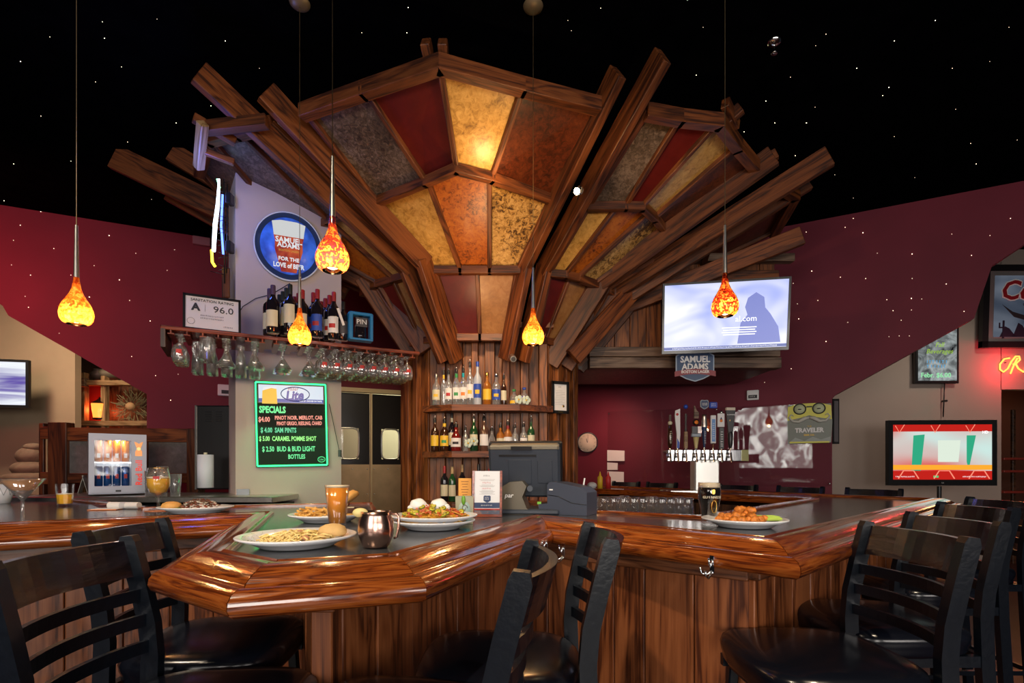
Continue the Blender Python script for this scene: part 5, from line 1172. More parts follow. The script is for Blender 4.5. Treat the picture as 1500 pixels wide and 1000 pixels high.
# faceted rocks glass with beer
rg = thing('rocks_glass', 'faceted tumbler half full of golden beer on the left bar', 'glass', onbar(95, 741)); G().lathe([(0, 0), (.034, 0), (.036, .01), (.044, .125), (.042, .125), (.034, .014), (0, .012)], 12, sm=False).build('glass_body', GLASSF, rg); G().lathe([(0, .015), (.033, .015), (.0385, .066), (0, .067)], 12, sm=False).build('drink', LAG, rg); G().lathe([(0, .0675), (.038, .067), (.0385, .071), (0, .071)], 12).build('foam', FOAMW, rg)
# snifter of lager
gb = thing('lager_goblet', 'stemmed goblet of golden lager with gold rim beside the salad plate', 'glass', onbar(232, 747)); k_ = 1.25
G().lathe([(r * 1.22, z * 1.30) for r, z in prof_goblet()], 32).build('glass_body', GLASSU, gb); G().lathe([(0, .075), (.037, .091), (.0495, .125), (.0510, .160), (0, .161)], 32).build('drink', LAG, gb); G().lathe([(0, .1615), (.0505, .161), (.0500, .169), (0, .170)], 28).build('foam', FOAMW, gb)
g = G(); g.tube([(.0435 * math.cos(i * PI / 12), .0435 * math.sin(i * PI / 12), .2145) for i in range(24)], .0015, 5, closed=True); g.build('rim', GOLD, gb); G().box((.022, -.0485, .165), (.028, .003, .014), rz=.35).build('print', REDI, gb)
# mats, napkins, menus on the left bar
bm_ = thing('bar_mat', 'dark red printed bar mat lying on the left bar', 'mat', onbar(148, 735)); 
pts = [onbar(117, 731), onbar(148, 730), onbar(183, 742), onbar(150, 745)]
G().slab([p + V((0, 0, .001)) for p in pts], .006).build('mat_body', plain('mat_red', (.09, .012, .018), .6), bm_, world=True)
for k in range(4): G().slab([pts[0].lerp(pts[3], .15 + k * .2) .lerp(pts[1].lerp(pts[2], .15 + k * .2), a) + V((0, 0, .0085)) for a in (.15, .85)] + [pts[0].lerp(pts[3], .22 + k * .2).lerp(pts[1].lerp(pts[2], .22 + k * .2), a) + V((0, 0, .0085)) for a in (.85, .15)], .001).build('mat_print', c_('mat_pale', (.35, .12, .12)), bm_, world=True)
for (x, y, lb, mt, rz) in ((156, 746, 'orange-edged napkin lying flat beside the bar mat', ORG, .2), (182, 745, 'rolled white napkin with cutlery on the left bar', PAPER, -.1)):
    t = thing('napkin', lb, 'napkin', onbar(x, y), rz)
    if mt is ORG: G().box((0, 0, .002), (.13, .09, .003)).build('napkin_edge', ORG, t); G().box((.006, .004, .004), (.12, .08, .003)).build('napkin_sheet', PAPER, t)
    else: G().cyl((-.085, 0, .018), (.085, 0, .018), .018, n=14).build('roll', PAPER, t); G().cyl((-.015, 0, .018), (.015, 0, .018), .0187, n=14).build('band', c_('band_grey', (.5, .5, .52)), t)
t = thing('coaster', 'orange and white paper coaster under the lager goblet', 'coaster', onbar(232, 748)); G().lathe([(0, 0), (.06, 0), (.06, .0015), (0, .0015)], 24, c=(0, 0, .0)).build('coaster_disc', c_('coaster_orange', (.55, .2, .1)), t)
gb.location.z += .002
mt_ = thing('table_tent', 'white folded table tent standing behind the beer tumbler', 'table tent', onbar(124, 726), .4)
for sg in (-1, 1): G().box((sg * .022, 0, .075), (.003, .085, .155), M=Matrix.Rotation(sg * R(-14), 4, 'Y') @ Matrix.Translation((sg * .012, 0, 0))).build('tent_panel', mottled('printed_card', (.12, .14, .06), (.45, .44, .38), (.62, .60, .56), 30, .5) if 'printed_card' not in MATS else MATS['printed_card'], mt_)
mt2 = thing('menu_holder', 'dark wooden menu holder standing beside the partition post', 'menu holder', onbar(109, 722), .2); G().box((0, 0, .09), (.016, .10, .20), M=Matrix.Rotation(R(6), 4, 'Y')).build('holder_board', WM, mt2)
# empty upturned glasses near the fridge
for i, (x, y, h, r_, lb) in enumerate(((238, 719, .20, .035, 'tall clear glass behind the lager goblet'), (219, 719, .17, .03, 'clear glass between fridge and lager goblet'), (257, 721, .15, .036, 'short clear glass on the steel back counter'))):
    t = thing('clear_tumbler', lb, 'glass', at(x, y, 3.45)); t.location.z = 1.091; G().lathe([(0, 0), (r_ * .8, 0), (r_, h), (r_ * .95, h), (r_ * .76, .01), (0, .008)], 22).build('glass_body', GLASS, t)
# plates
def plate(label, loc, r=.14, name='dinner_plate', group=None, ry=1):
    t = thing(name, label, 'plate', loc, group=group)
    G().lathe([(0, .004), (r * .55, .003), (r * .60, 0), (r * .63, .003), (r * .78, .016), (r * 1.0, .028), (r * 1.0, .032), (r * .97, .033), (r * .72, .018), (r * .58, .009), (0, .008)], 48, sy=ry).build('plate_body', PORC, t); return t
rnd = random.Random(3)
def bun(label, loc, s, mat, rz=0):
    t = thing('bread_roll', label, 'bread roll', loc, rz)
    g = G(); g.lathe([(0, 0), (.8, 0), (1.0, .18), (1.0, .42), (.85, .72), (.5, .92), (0, 1.0)], 24); g.v = [V((v.x * s[0] * (1 + .04 * math.sin(3 * math.atan2(v.y, v.x + 1e-6))), v.y * s[1], v.z * s[2])) for v in g.v]
    g.build('crust', mat, t); return t
BREAD = plain('bread_crust', (.62, .32, .08), .55, noise=.18, nscale=30); BREAD2 = plain('bread_flour', (.66, .42, .16), .7, noise=.12, nscale=24)
# pasta plate
pp_ = onbar(436, 799); P1 = plate('white pasta plate nearest the camera on the bar peninsula', pp_, .160)
pas = G()
for k in range(170):
    a = rnd.uniform(0, 2 * PI); r_ = .085 * math.sqrt(rnd.random()); c0 = V((r_ * math.cos(a), r_ * math.sin(a) * .95, .016 + .024 * (1 - (r_ / .095) ** 2) * rnd.uniform(.5, 1)))
    b_ = rnd.uniform(0, 2 * PI); l = rnd.uniform(.02, .045); q = rnd.uniform(.4, 1.4)
    pas.tube([c0 + V((math.cos(b_ + q * t) * l * t, math.sin(b_ + q * t) * l * t, .006 * math.sin(t * 3))) for t in (-1, -.5, 0, .5, 1)], .0024, 5)
PAS = thing('pasta_heap', 'heap of pale creamy pasta on the nearest plate', 'pasta', pp_); tag(pas.build('noodles', plain('pasta_yellow', (.82, .62, .24), .4, noise=.2, nscale=60), PAS), kind='stuff')
for k in range(9):
    a = rnd.uniform(0, 2 * PI); r_ = rnd.uniform(.01, .075); q = pp_ + V((r_ * math.cos(a), r_ * math.sin(a), .038 - r_ * .15))
    t = thing('chicken_piece', 'small piece of chicken lying on the creamy pasta', 'chicken', q, a, group='chicken pieces on the pasta'); G().sphere((0, 0, 0), .013, 10, sx=1.2, sy=.8, sz=.55).build('chicken_flesh', plain('chicken_pinkish', (.55, .26, .14), .5, noise=.2, nscale=80), t)
fl_ = G()
for k in range(60):
    a = rnd.uniform(0, 2 * PI); r_ = rnd.uniform(.108, .145); fl_.box((r_ * math.cos(a), r_ * math.sin(a), .0225 + (r_ - .108) * .25), (.002, .0015, .0008), rz=a)
H_ = thing('herb_flakes', 'green herb flakes scattered on the rim of the pasta plate', 'herbs', pp_); tag(fl_.build('flakes', c_('herb', (.08, .12, .02)), H_), kind='stuff')
bun('pale oblong bread roll on the right rim of the pasta plate', pp_ + V((.088, .03, .024)), (.040, .028, .036), BREAD2, .5)
# fries and burger
pf = onbar(470, 764); plate('white plate of fries and a burger behind the pint of ale', pf + V((.02, .02, 0)), .150)
FRY = plain('fried_potato', (.66, .36, .08), .5, noise=.2, nscale=60); fm = G().box((0, 0, 0), (.062, .0075, .0075), bev=.001).mesh('fry', FRY)
for k in range(46):
    a = rnd.uniform(0, 2 * PI); r_ = .070 * math.sqrt(rnd.random()); h = .018 + .040 * (1 - (r_ / .08) ** 2) * rnd.uniform(.3, 1)
    o = bpy.data.objects.new('french_fry', fm); COL.objects.link(o); o.location = pf + V((-.02 + r_ * math.cos(a), r_ * math.sin(a), h)); o.rotation_euler = (rnd.uniform(-.4, .4), rnd.uniform(-.35, .35), rnd.uniform(0, PI)); o.scale = (rnd.uniform(.7, 1.15), 1, 1)
    tag(o, 'golden french fry in the pile on the burger plate', 'french fry', 'fries in the pile on the burger plate')
bg = thing('burger', 'burger with dark patty and open bun behind the pint of ale', 'burger', pf + V((.085, .05, .018)))
G().lathe([(0, 0), (.042, 0), (.048, .008), (.045, .016), (0, .018)], 20).build('bun_bottom', BREAD, bg); G().lathe([(0, .016), (.050, .016), (.053, .024), (.050, .034), (0, .036)], 14).build('patty', plain('beef_patty', (.06, .02, .012), .6, noise=.4, nscale=90), bg)
G().box((-.01, -.02, .038), (.085, .06, .004), rz=.5).build('cheese', c_('cheese_white', (.6, .5, .35)), bg); G().sphere((-.018, 0, .048), .034, 12, sz=.4).build('onion_heap', plain('caramel_onion', (.18, .05, .02), .4, noise=.4, nscale=80), bg)
g = G(); g.lathe([(0, 0), (.048, 0), (.050, .012), (.04, .028), (0, .036)], 20, M=Matrix.Translation((.012, .01, .062)) @ Matrix.Rotation(R(-38), 4, 'Y')); g.build('bun_top', BREAD, bg)
# pint of ale
al = thing('pint_of_ale', 'tall pint of amber ale with thin head on the bar peninsula', 'glass', onbar(494, 772)); G().lathe([(0, 0), (.030, 0), (.031, .012), (.044, .155), (.0425, .155), (.029, .015), (0, .013)], 36).build('glass_body', GLASSF, al)
G().lathe([(0, .016), (.0288, .016), (.0414, .146), (0, .147)], 36).build('drink', ALE, al); G().lathe([(0, .1475), (.0414, .146), (.0424, .154), (0, .1545)], 36).build('foam', FOAMW, al)
# copper mug
cu = plain('copper_dark', (.66, .42, .34), .24, 1, noise=.15, nscale=9, bump=.02)
mg = thing('copper_mug', 'barrel-shaped copper mug with handle and lemon wedge on the peninsula', 'mug', onbar(548, 803) + V((0, .02, 0)), -.15)
G().lathe([(0, .002), (.030, 0), (.036, .006), (.046, .030), (.049, .05), (.047, .072), (.041, .088), (.0415, .100), (.0395, .100), (.039, .088), (.044, .07), (.046, .05), (.043, .03), (.03, .008), (0, .006)], 40).build('mug_body', cu, mg)
G().tube([(.040, 0, .094), (.062, 0, .092), (.066, 0, .084), (.066, 0, .06), (.060, 0, .030), (.052, 0, .026)], .0035, 8).build('handle', cu, mg); G().lathe([(0, .088), (.038, .088)], 24).build('drink', liquid('mule_drink', (.5, .45, .3)), mg)
lw_ = thing('lemon_wedge', 'pale lemon wedge perched on the copper mug rim', 'lemon', mg.location + V((-.042, -.005, .096)), .2); G().sphere((0, 0, 0), .021, 14, sy=.5, sz=.62).build('rind', plain('lemon_pale', (.75, .62, .25), .5), lw_)
# nachos
pn_ = onbar(632, 776) + V((0, .05, 0)); plate('lower white plate of the stack under the nachos', pn_, .150, group=None); plate('upper white plate heaped with loaded nachos', pn_ + V((0.003, 0, .018)), .155)
zc = .018
nt = thing('nacho_heap', 'heap of nacho chips with melted cheese and tomato on the stacked plates', 'nachos', pn_ + V((0, 0, zc)))
g = G(); g.lathe([(0, .058), (.035, .054), (.075, .038), (.105, .022), (.118, .012), (.08, .010), (0, .01)], 28); 
rn = random.Random(8); g.v = [v + V((rn.uniform(-.004, .004), rn.uniform(-.004, .004), rn.uniform(-.004, .004))) for v in g.v]; g.build('cheese', plain('melted_cheese', (.62, .30, .03), .4, noise=.4, nscale=50, bump=.6), nt)
CH = plain('tortilla_chip', (.66, .38, .08), .5, noise=.15, nscale=50)
for k in range(60):
    a = rn.uniform(0, 2 * PI); r_ = rn.uniform(.03, .122); z = .060 - .040 * (r_ / .12) ** 1.4 + rn.uniform(-.004, .007)
    M = Matrix.Translation((r_ * math.cos(a), r_ * math.sin(a), z)) @ Matrix.Rotation(rn.uniform(0, PI), 4, 'Z') @ Matrix.Rotation(rn.uniform(-.6, .6), 4, 'X') @ Matrix.Rotation(rn.uniform(-.5, .5), 4, 'Y')
    g = G(); g.M = M; g.prism([(-.02, -.014), (.02, -.014), (0, .021)], -.001, .001); g.build('chip', CH, nt)
TOM = plain('tomato_dice', (.55, .11, .03), .35); tmm = G().box((0, 0, 0), (.009, .008, .007), bev=.001)
g = G()
for k in range(130):
    a = rn.uniform(0, 2 * PI); r_ = .115 * math.sqrt(rn.random()); z = .066 - .038 * (r_ / .12) ** 1.4 + rn.uniform(-.002, .007)
    g.box((r_ * math.cos(a), r_ * math.sin(a), z), (.009, .007, .006), rz=a * 3, M=None)
o = thing('tomato_dice', 'diced tomato scattered over the nachos', 'tomato', pn_ + V((0, 0, zc))); tag(g.build('dice', TOM, o), kind='stuff')
JG = plain('jalapeno_green', (.16, .19, .01), .3); JY = plain('jalapeno_inside', (.50, .42, .03), .35)
for k in range(16):
    a = -PI / 2 + rn.uniform(-1.5, 1.5); r_ = rn.uniform(.03, .112); z = .074 - .040 * (r_ / .12) ** 1.4
    t = thing('jalapeno_slice', 'round pickled jalapeno slice on the loaded nachos', 'jalapeno', pn_ + V((r_ * math.cos(a), r_ * math.sin(a), z + zc)), group='jalapeno slices on the nachos')
    t.rotation_euler = (rn.uniform(.2, .9), rn.uniform(-.4, .4), 0)
    G().lathe([(.005, -.002), (.0115, -.002), (.0115, .002), (.005, .002)], 16).build('slice_rind', JG, t); G().lathe([(.003, .0022), (.0098, .0022), (.0098, .0008)], 14).build('slice_flesh', JY, t)
CRE = plain('sour_cream', (.80, .80, .78), .35)
for (x, y, lb) in ((-.055, -.005, 'left scoop of sour cream on the nachos'), (.020, -.01, 'right scoop of sour cream on the nachos')):
    t = thing('sour_cream_scoop', lb, 'sour cream', pn_ + V((x, y, .070))); g = G(); g.sphere((0, 0, .014), .031, 20, sz=.78); g.sphere((.022, -.004, .006), .020, 14, sz=.7); g.sphere((-.018, -.006, .006), .018, 14, sz=.6); g.v = [v * (1 + .05 * math.sin(v.x * 160) * math.cos(v.z * 190 + v.y * 90)) for v in g.v]; g.build('scoop', CRE, t)
# salad plate at left
ps_ = onbar(287, 751) + V((0, 0, 0)); plate('white oval plate of topped salad on the left bar', ps_, .170, ry=.8)
g = G()
for k in range(230):
    a = rn.uniform(0, 2 * PI); r_ = .085 * math.sqrt(rn.random()); z = .020 + .042 * (1 - (r_ / .095) ** 2) + rn.uniform(-.004, .006)
    g.box((.02 + r_ * math.cos(a), r_ * math.sin(a), z), (rn.uniform(.006, .014), .006, .005), rz=rn.uniform(0, 3), mi=k % 5 if k % 5 < 3 else 0)
o = thing('chopped_topping', 'dark chopped topping with pale crumbs heaped on the left plate', 'salad', ps_); tag(g.build('topping', [plain('topping_brown', (.14, .06, .03), .5), plain('topping_pale', (.66, .60, .50), .6), plain('topping_red', (.25, .06, .03), .5)], o), kind='stuff')
bun('round golden bread roll at the left of the salad plate', ps_ + V((-.105, -.02, .018)), (.046, .040, .040), BREAD)
for k in range(7):
    t = thing('lettuce_leaf', 'curled green lettuce leaf under the chopped topping', 'lettuce', ps_ + V((-.05 + k * .012, -.055 - .01 * (k % 2), .024)), k, group='lettuce leaves on the left plate'); G().sphere((0, 0, 0), .016, 8, sz=.35, sy=.7).build('leaf', plain('lettuce_green', (.12, .26, .03), .5, noise=.3, nscale=60), t)
# wings plate at right
pw = onbar(1090, 771); plate('white plate of breaded chicken wings with celery on the right bar', pw, .150)
WNG = plain('fried_wing', (.60, .19, .025), .45, noise=.45, nscale=70, bump=.8)
for i, (x, y, z, a) in enumerate(((-.085, -.01, .026, .2), (-.055, -.04, .028, 1.1), (-.02, -.05, .028, .1), (.02, -.045, .028, .9), (-.06, .02, .034, 2.2), (-.02, .0, .040, .4), (.025, .0, .036, 1.5), (0, .03, .045, 0), (.05, -.03, .03, .6), (-.01, .012, .062, .8), (.03, .035, .058, 2.4))):
    t = thing('chicken_wing', 'orange breaded chicken wing in the pile on the right plate', 'chicken wing', pw + V((x, y, z)), a, group='chicken wings on the right plate')
    g = G(); g.sphere((-.01, 0, 0), .017, 12, sx=1.25, sz=.85); g.sphere((.017, 0, .002), .012, 10, sx=1.3); g.v = [v + V((rn.uniform(-.0026, .0026), rn.uniform(-.0026, .0026), rn.uniform(-.0026, .0026))) for v in g.v]; g.build('wing_flesh', WNG, t)
for i in range(4):
    t = thing('celery_stick', ['front', 'second', 'third', 'back'][i] + ' pale green celery stick beside the wings', 'celery', pw + V((.085, -.02 + i * .018, .032 + .004 * (i % 2))), .15 - i * .05, group='celery sticks beside the wings')
    g = G(); n = 7; poly = [(.009 * math.cos(PI + PI * k / n), .009 * math.sin(PI + PI * k / n)) for k in range(n + 1)] + [(.006 * math.cos(2 * PI - PI * k / n), .003 + .005 * math.sin(2 * PI - PI * k / n)) for k in range(n + 1)]
    g.prism(poly, -.045, .045, M=Matrix.Rotation(R(90), 4, 'Y') @ Matrix.Rotation(R(90), 4, 'Z')); g.build('stalk', plain('celery_green', (.45, .62, .10), .4), t)
# pint of stout
so = thing('pint_of_stout', 'dark stout in a tulip pint glass with cream head beside the wings', 'glass', onbar(1039, 765)); TP = [(0, 0), (.029, 0), (.030, .012), (.034, .05), (.043, .10), (.044, .125), (.0415, .16)]
G().lathe(TP + [(.040, .16), (.0425, .125), (.0415, .10), (.0325, .05), (.028, .014), (0, .012)], 36).build('glass_body', GLASSF, so); G().lathe([(0, .0145), (.0276, .015), (.032, .05), (.041, .10), (.0420, .125), (.0412, .140), (0, .141)], 36).build('drink', STOUT, so)
G().lathe([(0, .1412), (.0411, .1405), (.0398, .157), (0, .159)], 36).build('foam', FOAM, so)
for i, ch in enumerate('GUINNESS'): 
    a = -PI / 2 + (i - 3.5) * .235; text(ch, .0135, plain('pale_gold_print', (.75, .68, .5), .4), so, ext=.0004, world=Matrix.Translation((.0442 * math.cos(a), .0442 * math.sin(a), .102)) @ Matrix.Rotation(a + PI / 2, 4, 'Z') @ Matrix.Rotation(R(90), 4, 'X'), z=0)
g = G(); g.M = face((0, -.0440, .124)); g.prism([(-.006, -.008), (0, -.010), (.006, -.006), (.006, .008), (.002, .010), (-.006, .008)], 0, .001); g.build('harp_print', GOLD, so)
g = G(); g.M = face((.004, -.0395, .066)); g.tube([(.010 * math.cos(t * PI / 10), .024 * math.sin(t * PI / 10), 0) for t in range(20)], .0015, 5, closed=True); g.build('oval_print', GOLD, so)
# upturned pint glasses on the underbar shelf
pg = None
for i, (x, lb) in enumerate(((882, 'first'), (897, 'second'), (912, 'third'), (927, 'fourth'), (940, 'fifth'), (954, 'sixth'), (968, 'seventh'), (981, 'eighth'), (994, 'ninth'), (1007, 'tenth'))):
    Yq = 2.92 - .012 * i; loc = V(((x - 750) * Yq / FP, Yq, .971))
    lab = lb + ' upturned clear pint glass from the left in the row behind the front counter'
    if pg is None:
        pg = thing('pint_glass', lab, 'glass', loc, group='upturned pint glasses on the underbar shelf'); g = G(); g.M = Matrix.Translation((0, 0, .15)) @ Matrix.Rotation(PI, 4, 'X'); g.lathe(prof_pint(), 20); g.build('glass_body', GLASSU, pg)
    else: dup(pg, loc=loc, label=lab)
    if i in (2, 5, 8): dup(pg, loc=loc + V((.03, .10, 0)), label='back-row upturned pint glass behind the %s glass of the front row' % lb)
# straws tumbler near the printer
st_ = thing('straw_tumbler', 'clear tumbler holding a straw right of the receipt printer', 'glass', V(((868 - 750) * 2.80 / FP, 2.84, .971))); G().lathe([(0, 0), (.030, 0), (.038, .13), (.036, .13), (.028, .01), (0, .01)], 16).build('glass_body', GLASS, st_); G().cyl((.0, 0, .01), (.02, .01, .175), .003, n=6).build('straw', WHITE, st_)

# menu stand, card, printed tumbler
ms = thing('menu_stand', 'wooden menu stand with white drinks sheet and navy shield on the bar', 'menu stand', M=face(onbar(713, 757) + V((0, .02, 0)), R(-4)) @ Matrix.Rotation(R(-5), 4, 'X'))
mw, mh = .132, .192
G().box((0, mh / 2 + .012, -.004), (mw, mh, .006)).build('back_board', WM, ms); g = G(); g.box((-mw / 2 + .004, mh / 2 + .012, .0), (.010, mh, .012)).box((mw / 2 - .004, mh / 2 + .012, 0), (.010, mh, .012)).box((0, .005, .0), (mw + .004, .012, .03)); g.build('side_rail', WM, ms)
G().box((0, mh / 2 + .022, .0002), (mw - .018, mh - .022, .002)).build('sheet', plain('sheet_white', (.66, .68, .72), .4), ms); G().box((0, .050, .0016), (mw - .018, .024, .001)).build('navy_band', NAVY, ms); G().box((0, .033, .0016), (mw - .018, .005, .001)).build('red_band', REDI, ms)
G().box((0, .018, .0016), (mw - .018, .018, .001)).build('photo_strip', mottled('photo_strip', (.03, .05, .10), (.08, .09, .14), (.5, .2, .05), 30, .4), ms)
scrib(.035, .006, INK, ms, 0, .182, .002); scrib(.045, .006, REDI, ms, 0, .151, .002, seed=2); scrib(.045, .006, REDI, ms, 0, .125, .002, seed=3)
g = G(); [g.box((0, y, .0016), (.07 - .01 * (k % 3), .0014, .0006)) for k, y in enumerate((.165, .160, .141, .137, .133, .116, .112, .108, .104, .100))]; g.build('print_lines', plain('grey_print', (.35, .35, .36), .6), ms)
g = G(); g.M = Matrix.Translation((0, .078, .0016)) ; g.prism(shield(.016, .016), 0, .001); g.build('shield_print', NAVY, ms); scrib(.020, .0045, WHITE, ms, 0, .081, .003, lines=2, gap=1.6); scrib(.055, .006, WHITE, ms, 0, .050, .0025, seed=5)
oc = thing('orange_card', 'orange printed card standing left of the menu stand', 'card', M=face(onbar(679, 757) + V((0, .06, 0)), R(3)) @ Matrix.Rotation(R(-5), 4, 'X')); G().box((0, .085, 0), (.058, .17, .003)).build('card', plain('card_orange', (.68, .30, .03), .5), oc)
g = G(); [g.box((0, .155 - k * .012, .002), (.034 - .006 * (k % 3), .003, .0006)) for k in range(8)]; g.build('print_lines', plain('brown_print', (.25, .09, .01), .6), oc)
pt_ = thing('printed_tumbler', 'square-sided tumbler printed with a green octopus and lime wedge before the menu stand', 'glass', onbar(679, 767) + V((0, .035, 0)), .1)
G().lathe([(0, 0), (.046, 0), (.050, .105), (.048, .105), (.044, .006), (0, .006)], 4, M=Matrix.Rotation(PI / 4, 4, 'Z'), sm=False).build('glass_body', plain('pale_olive_print', (.30, .30, .20), .4), pt_)
g = G(); g.M = face((0, -.0338, .052)); g.lathe([(0, 0), (.024, 0), (.024, .001), (0, .001)], 24, sy=1.5); g.build('oval_field', plain('pale_teal', (.35, .48, .45), .4), pt_)
g = G(); g.M = face((0, -.0352, .052)); g.prism([(-.020, -.030), (.020, -.030), (.022, -.010), (.010, -.008), (0, -.003), (-.012, -.007), (-.022, -.010)], 0, .001); g.build('sea_print', TEAL, pt_)
g = G(); g.M = face((0, -.0355, .052)); g.tube([(.012 * math.cos(t * .6) * (1 - t * .06), .010 + .014 * math.sin(t * .6) * (1 - t * .06), 0) for t in range(12)], .002, 5); g.tube([(-.003, .004, 0), (.006, -.010, 0), (.002, -.024, 0)], .002, 5); g.build('octopus_print', c_('octopus_grey', (.20, .17, .16)), pt_)
lm = thing('lime_wedge', 'green lime wedge on the rim of the printed tumbler', 'lime', pt_.location + V((.0, -.037, .092))); G().sphere((0, 0, 0), .008, 10, sy=.7, sz=2.4).build('lime_rind', plain('lime_green', (.12, .32, .02), .4), lm)

# point-of-sale terminal and receipt printer
PB_ = plain('pos_grey', (.030, .038, .055), .42, bump=.03, nscale=120); PS_ = plain('pos_silver', (.30, .27, .21), .35, .6)
po = thing('till_terminal', 'dark grey till terminal seen from behind on the bar', 'till', M=Matrix.Translation(V((-.005, 2.42, ZT)) + V((.06, .05, 0))) @ Matrix.Rotation(R(-8), 4, 'Z'))
Mt = Matrix.Translation((0, .06, .195)) @ Matrix.Rotation(R(14), 4, 'X')
G().box((0, 0, .005), (.345, .060, .25), M=Mt, bev=.012).build('monitor_case', PB_, po); G().box((0, .045, .01), (.36, .035, .27), M=Mt, bev=.008).build('monitor_bezel', BLACK, po)
G().box((0, -.006, .128), (.335, .055, .028), M=Mt, bev=.008).build('top_panel', PS_, po); G().box((-.01, -.036, .127), (.10, .006, .018), M=Mt).build('vent', BLACK, po); G().box((-.03, -.031, .09), (.18, .004, .010), M=Mt).build('slot', BLACK, po)
G().box((-.02, -.031, .01), (.11, .004, .12), M=Mt, bev=.001).build('cover_plate', PB_, po); G().box((.10, -.031, .01), (.07, .004, .11), M=Mt, bev=.001).build('cover_plate', PB_, po)
g = G(); pr = [(-.11, 0), (-.115, .06), (-.10, .125), (-.06, .150), (0, .155), (.02, .13), (.0, .08), (.02, .03), (.05, 0)]
g.prism([(a, b) for a, b in pr], -.075, .085, M=Matrix.Rotation(R(90), 4, 'X') @ Matrix.Rotation(R(0), 4, 'Y') @ Matrix.Translation((0, 0, -.03))); g.build('stand', plain('pos_bronze', (.10, .085, .06), .4, .4), po)
G().box((.02, .06, .012), (.30, .24, .024), bev=.006).build('base', PB_, po); text('par', .030, WHITE, po, ext=.0006, world=face((-.062, -.060, .088)), bold=.0006, shear=.2); G().cyl((.035, -.045, .12), (.035, -.035, .12), .014, n=14).build('hinge_cap', PB_, po)
G().box((.075, .0, .05), (.018, .01, .012)).build('green_plug', emit('plug_green', (.3, .8, .02), .5), po)
rc = thing('receipt_printer', 'dark blue-grey receipt printer right of the till terminal', 'printer', M=Matrix.Translation(V((.255, 2.46, ZT))) @ Matrix.Rotation(R(-28), 4, 'Z'))
PR_ = [(-.11, 0), (.13, 0), (.13, .105), (.10, .128), (-.02, .150), (-.055, .150), (-.065, .135), (-.065, .05), (-.11, .045)]
g = G(); g.prism(PR_, -.07, .07, M=Matrix.Rotation(R(90), 4, 'X')); g.build('printer_case', plain('printer_blue_grey', (.045, .055, .085), .4), rc)
g = G(); g.tube([(-.06, -.0712, .09), (-.01, -.0712, .085), (.06, -.0712, .055), (.13, -.0712, .050)], .0015, 5); g.build('seam', BLACK, rc); G().box((-.045, -.0705, .115), (.018, .002, .006)).build('badge', WHITE, rc); G().box((-.09, 0, .047), (.045, .12, .006)).build('front_lid', BLACK, rc)
pe = thing('pen', 'white pen standing behind the receipt printer', 'pen', V((.33, 2.55, ZT))); G().cyl((0, 0, 0), (.03, .02, .165), .004, n=8).build('pen_body', WHITE, pe)
# condiments, napkins on the far section
for x, col, lb, nm in ((879, YEL, 'yellow mustard bottle on the far bar below the notices', 'mustard_bottle'), (891, REDI, 'red ketchup bottle on the far bar below the notices', 'ketchup_bottle')):
    t = thing(nm, lb, 'bottle', V(((x - 750) * 5.35 / FP, 5.35, ZT))); G().lathe([(0, 0), (.028, 0), (.028, .11), (.012, .13), (.004, .17), (0, .17)], 14).build('bottle_body', col, t)
t = thing('napkin_stack', 'small white napkin stack beside the condiments', 'napkins', V(((866 - 750) * 5.35 / FP, 5.30, ZT))); G().sphere((0, 0, .03), .05, 14, sz=.7).build('napkin_fold', WHITE, t)

# tap tower
TY = 4.72
tt = thing('tap_tower', 'steel T-shaped draught tower with eight taps on the far bar', 'beer tower', V(((1033 - 750) * TY / FP, TY, ZT)))
G().box((-.005, 0, .145), (.225, .13, .29), bev=.012).build('tower_column', plain('satin_steel', (.66, .66, .62), .3, .7), tt); hz0 = HC + (HZ - 667) * TY / FP - ZT
G().box((0, 0, hz0), (.735, .11, .105), bev=.006).build('tower_header', CHROME, tt); G().box((.337, -.058, hz0), (.062, .004, .10)).build('olive_plate', plain('olive_plate', (.20, .19, .08), .3, .6), tt)
G().box((-.003, 0, .003), (.72, .34, .012)).build('drip_tray', STEEL, tt)
HX = [981, 992, 1004, 1019, 1031, 1044, 1056, 1069]
tops = [608, 603, 598, 593, 593, 593, 599, 602]
tapl = ['slim dark brown', 'white blade-shaped', 'blue-topped twig and wood', 'black and cream can-topped', 'navy and silver shield-topped', 'pale blue and white', 'grey with white tag', 'black flared']
cols = [(BRN, CRM), (WHITE, BLU), (WT, c_('twig_dark', (.06, .05, .05))), (c_('cone_cream', (.58, .48, .22)), BLACK), (NAVY, CHROME), (c_('tap_sky', (.12, .28, .6)), WHITE), (c_('tap_grey', (.08, .09, .09)), WHITE), (BLACK, WHITE)]
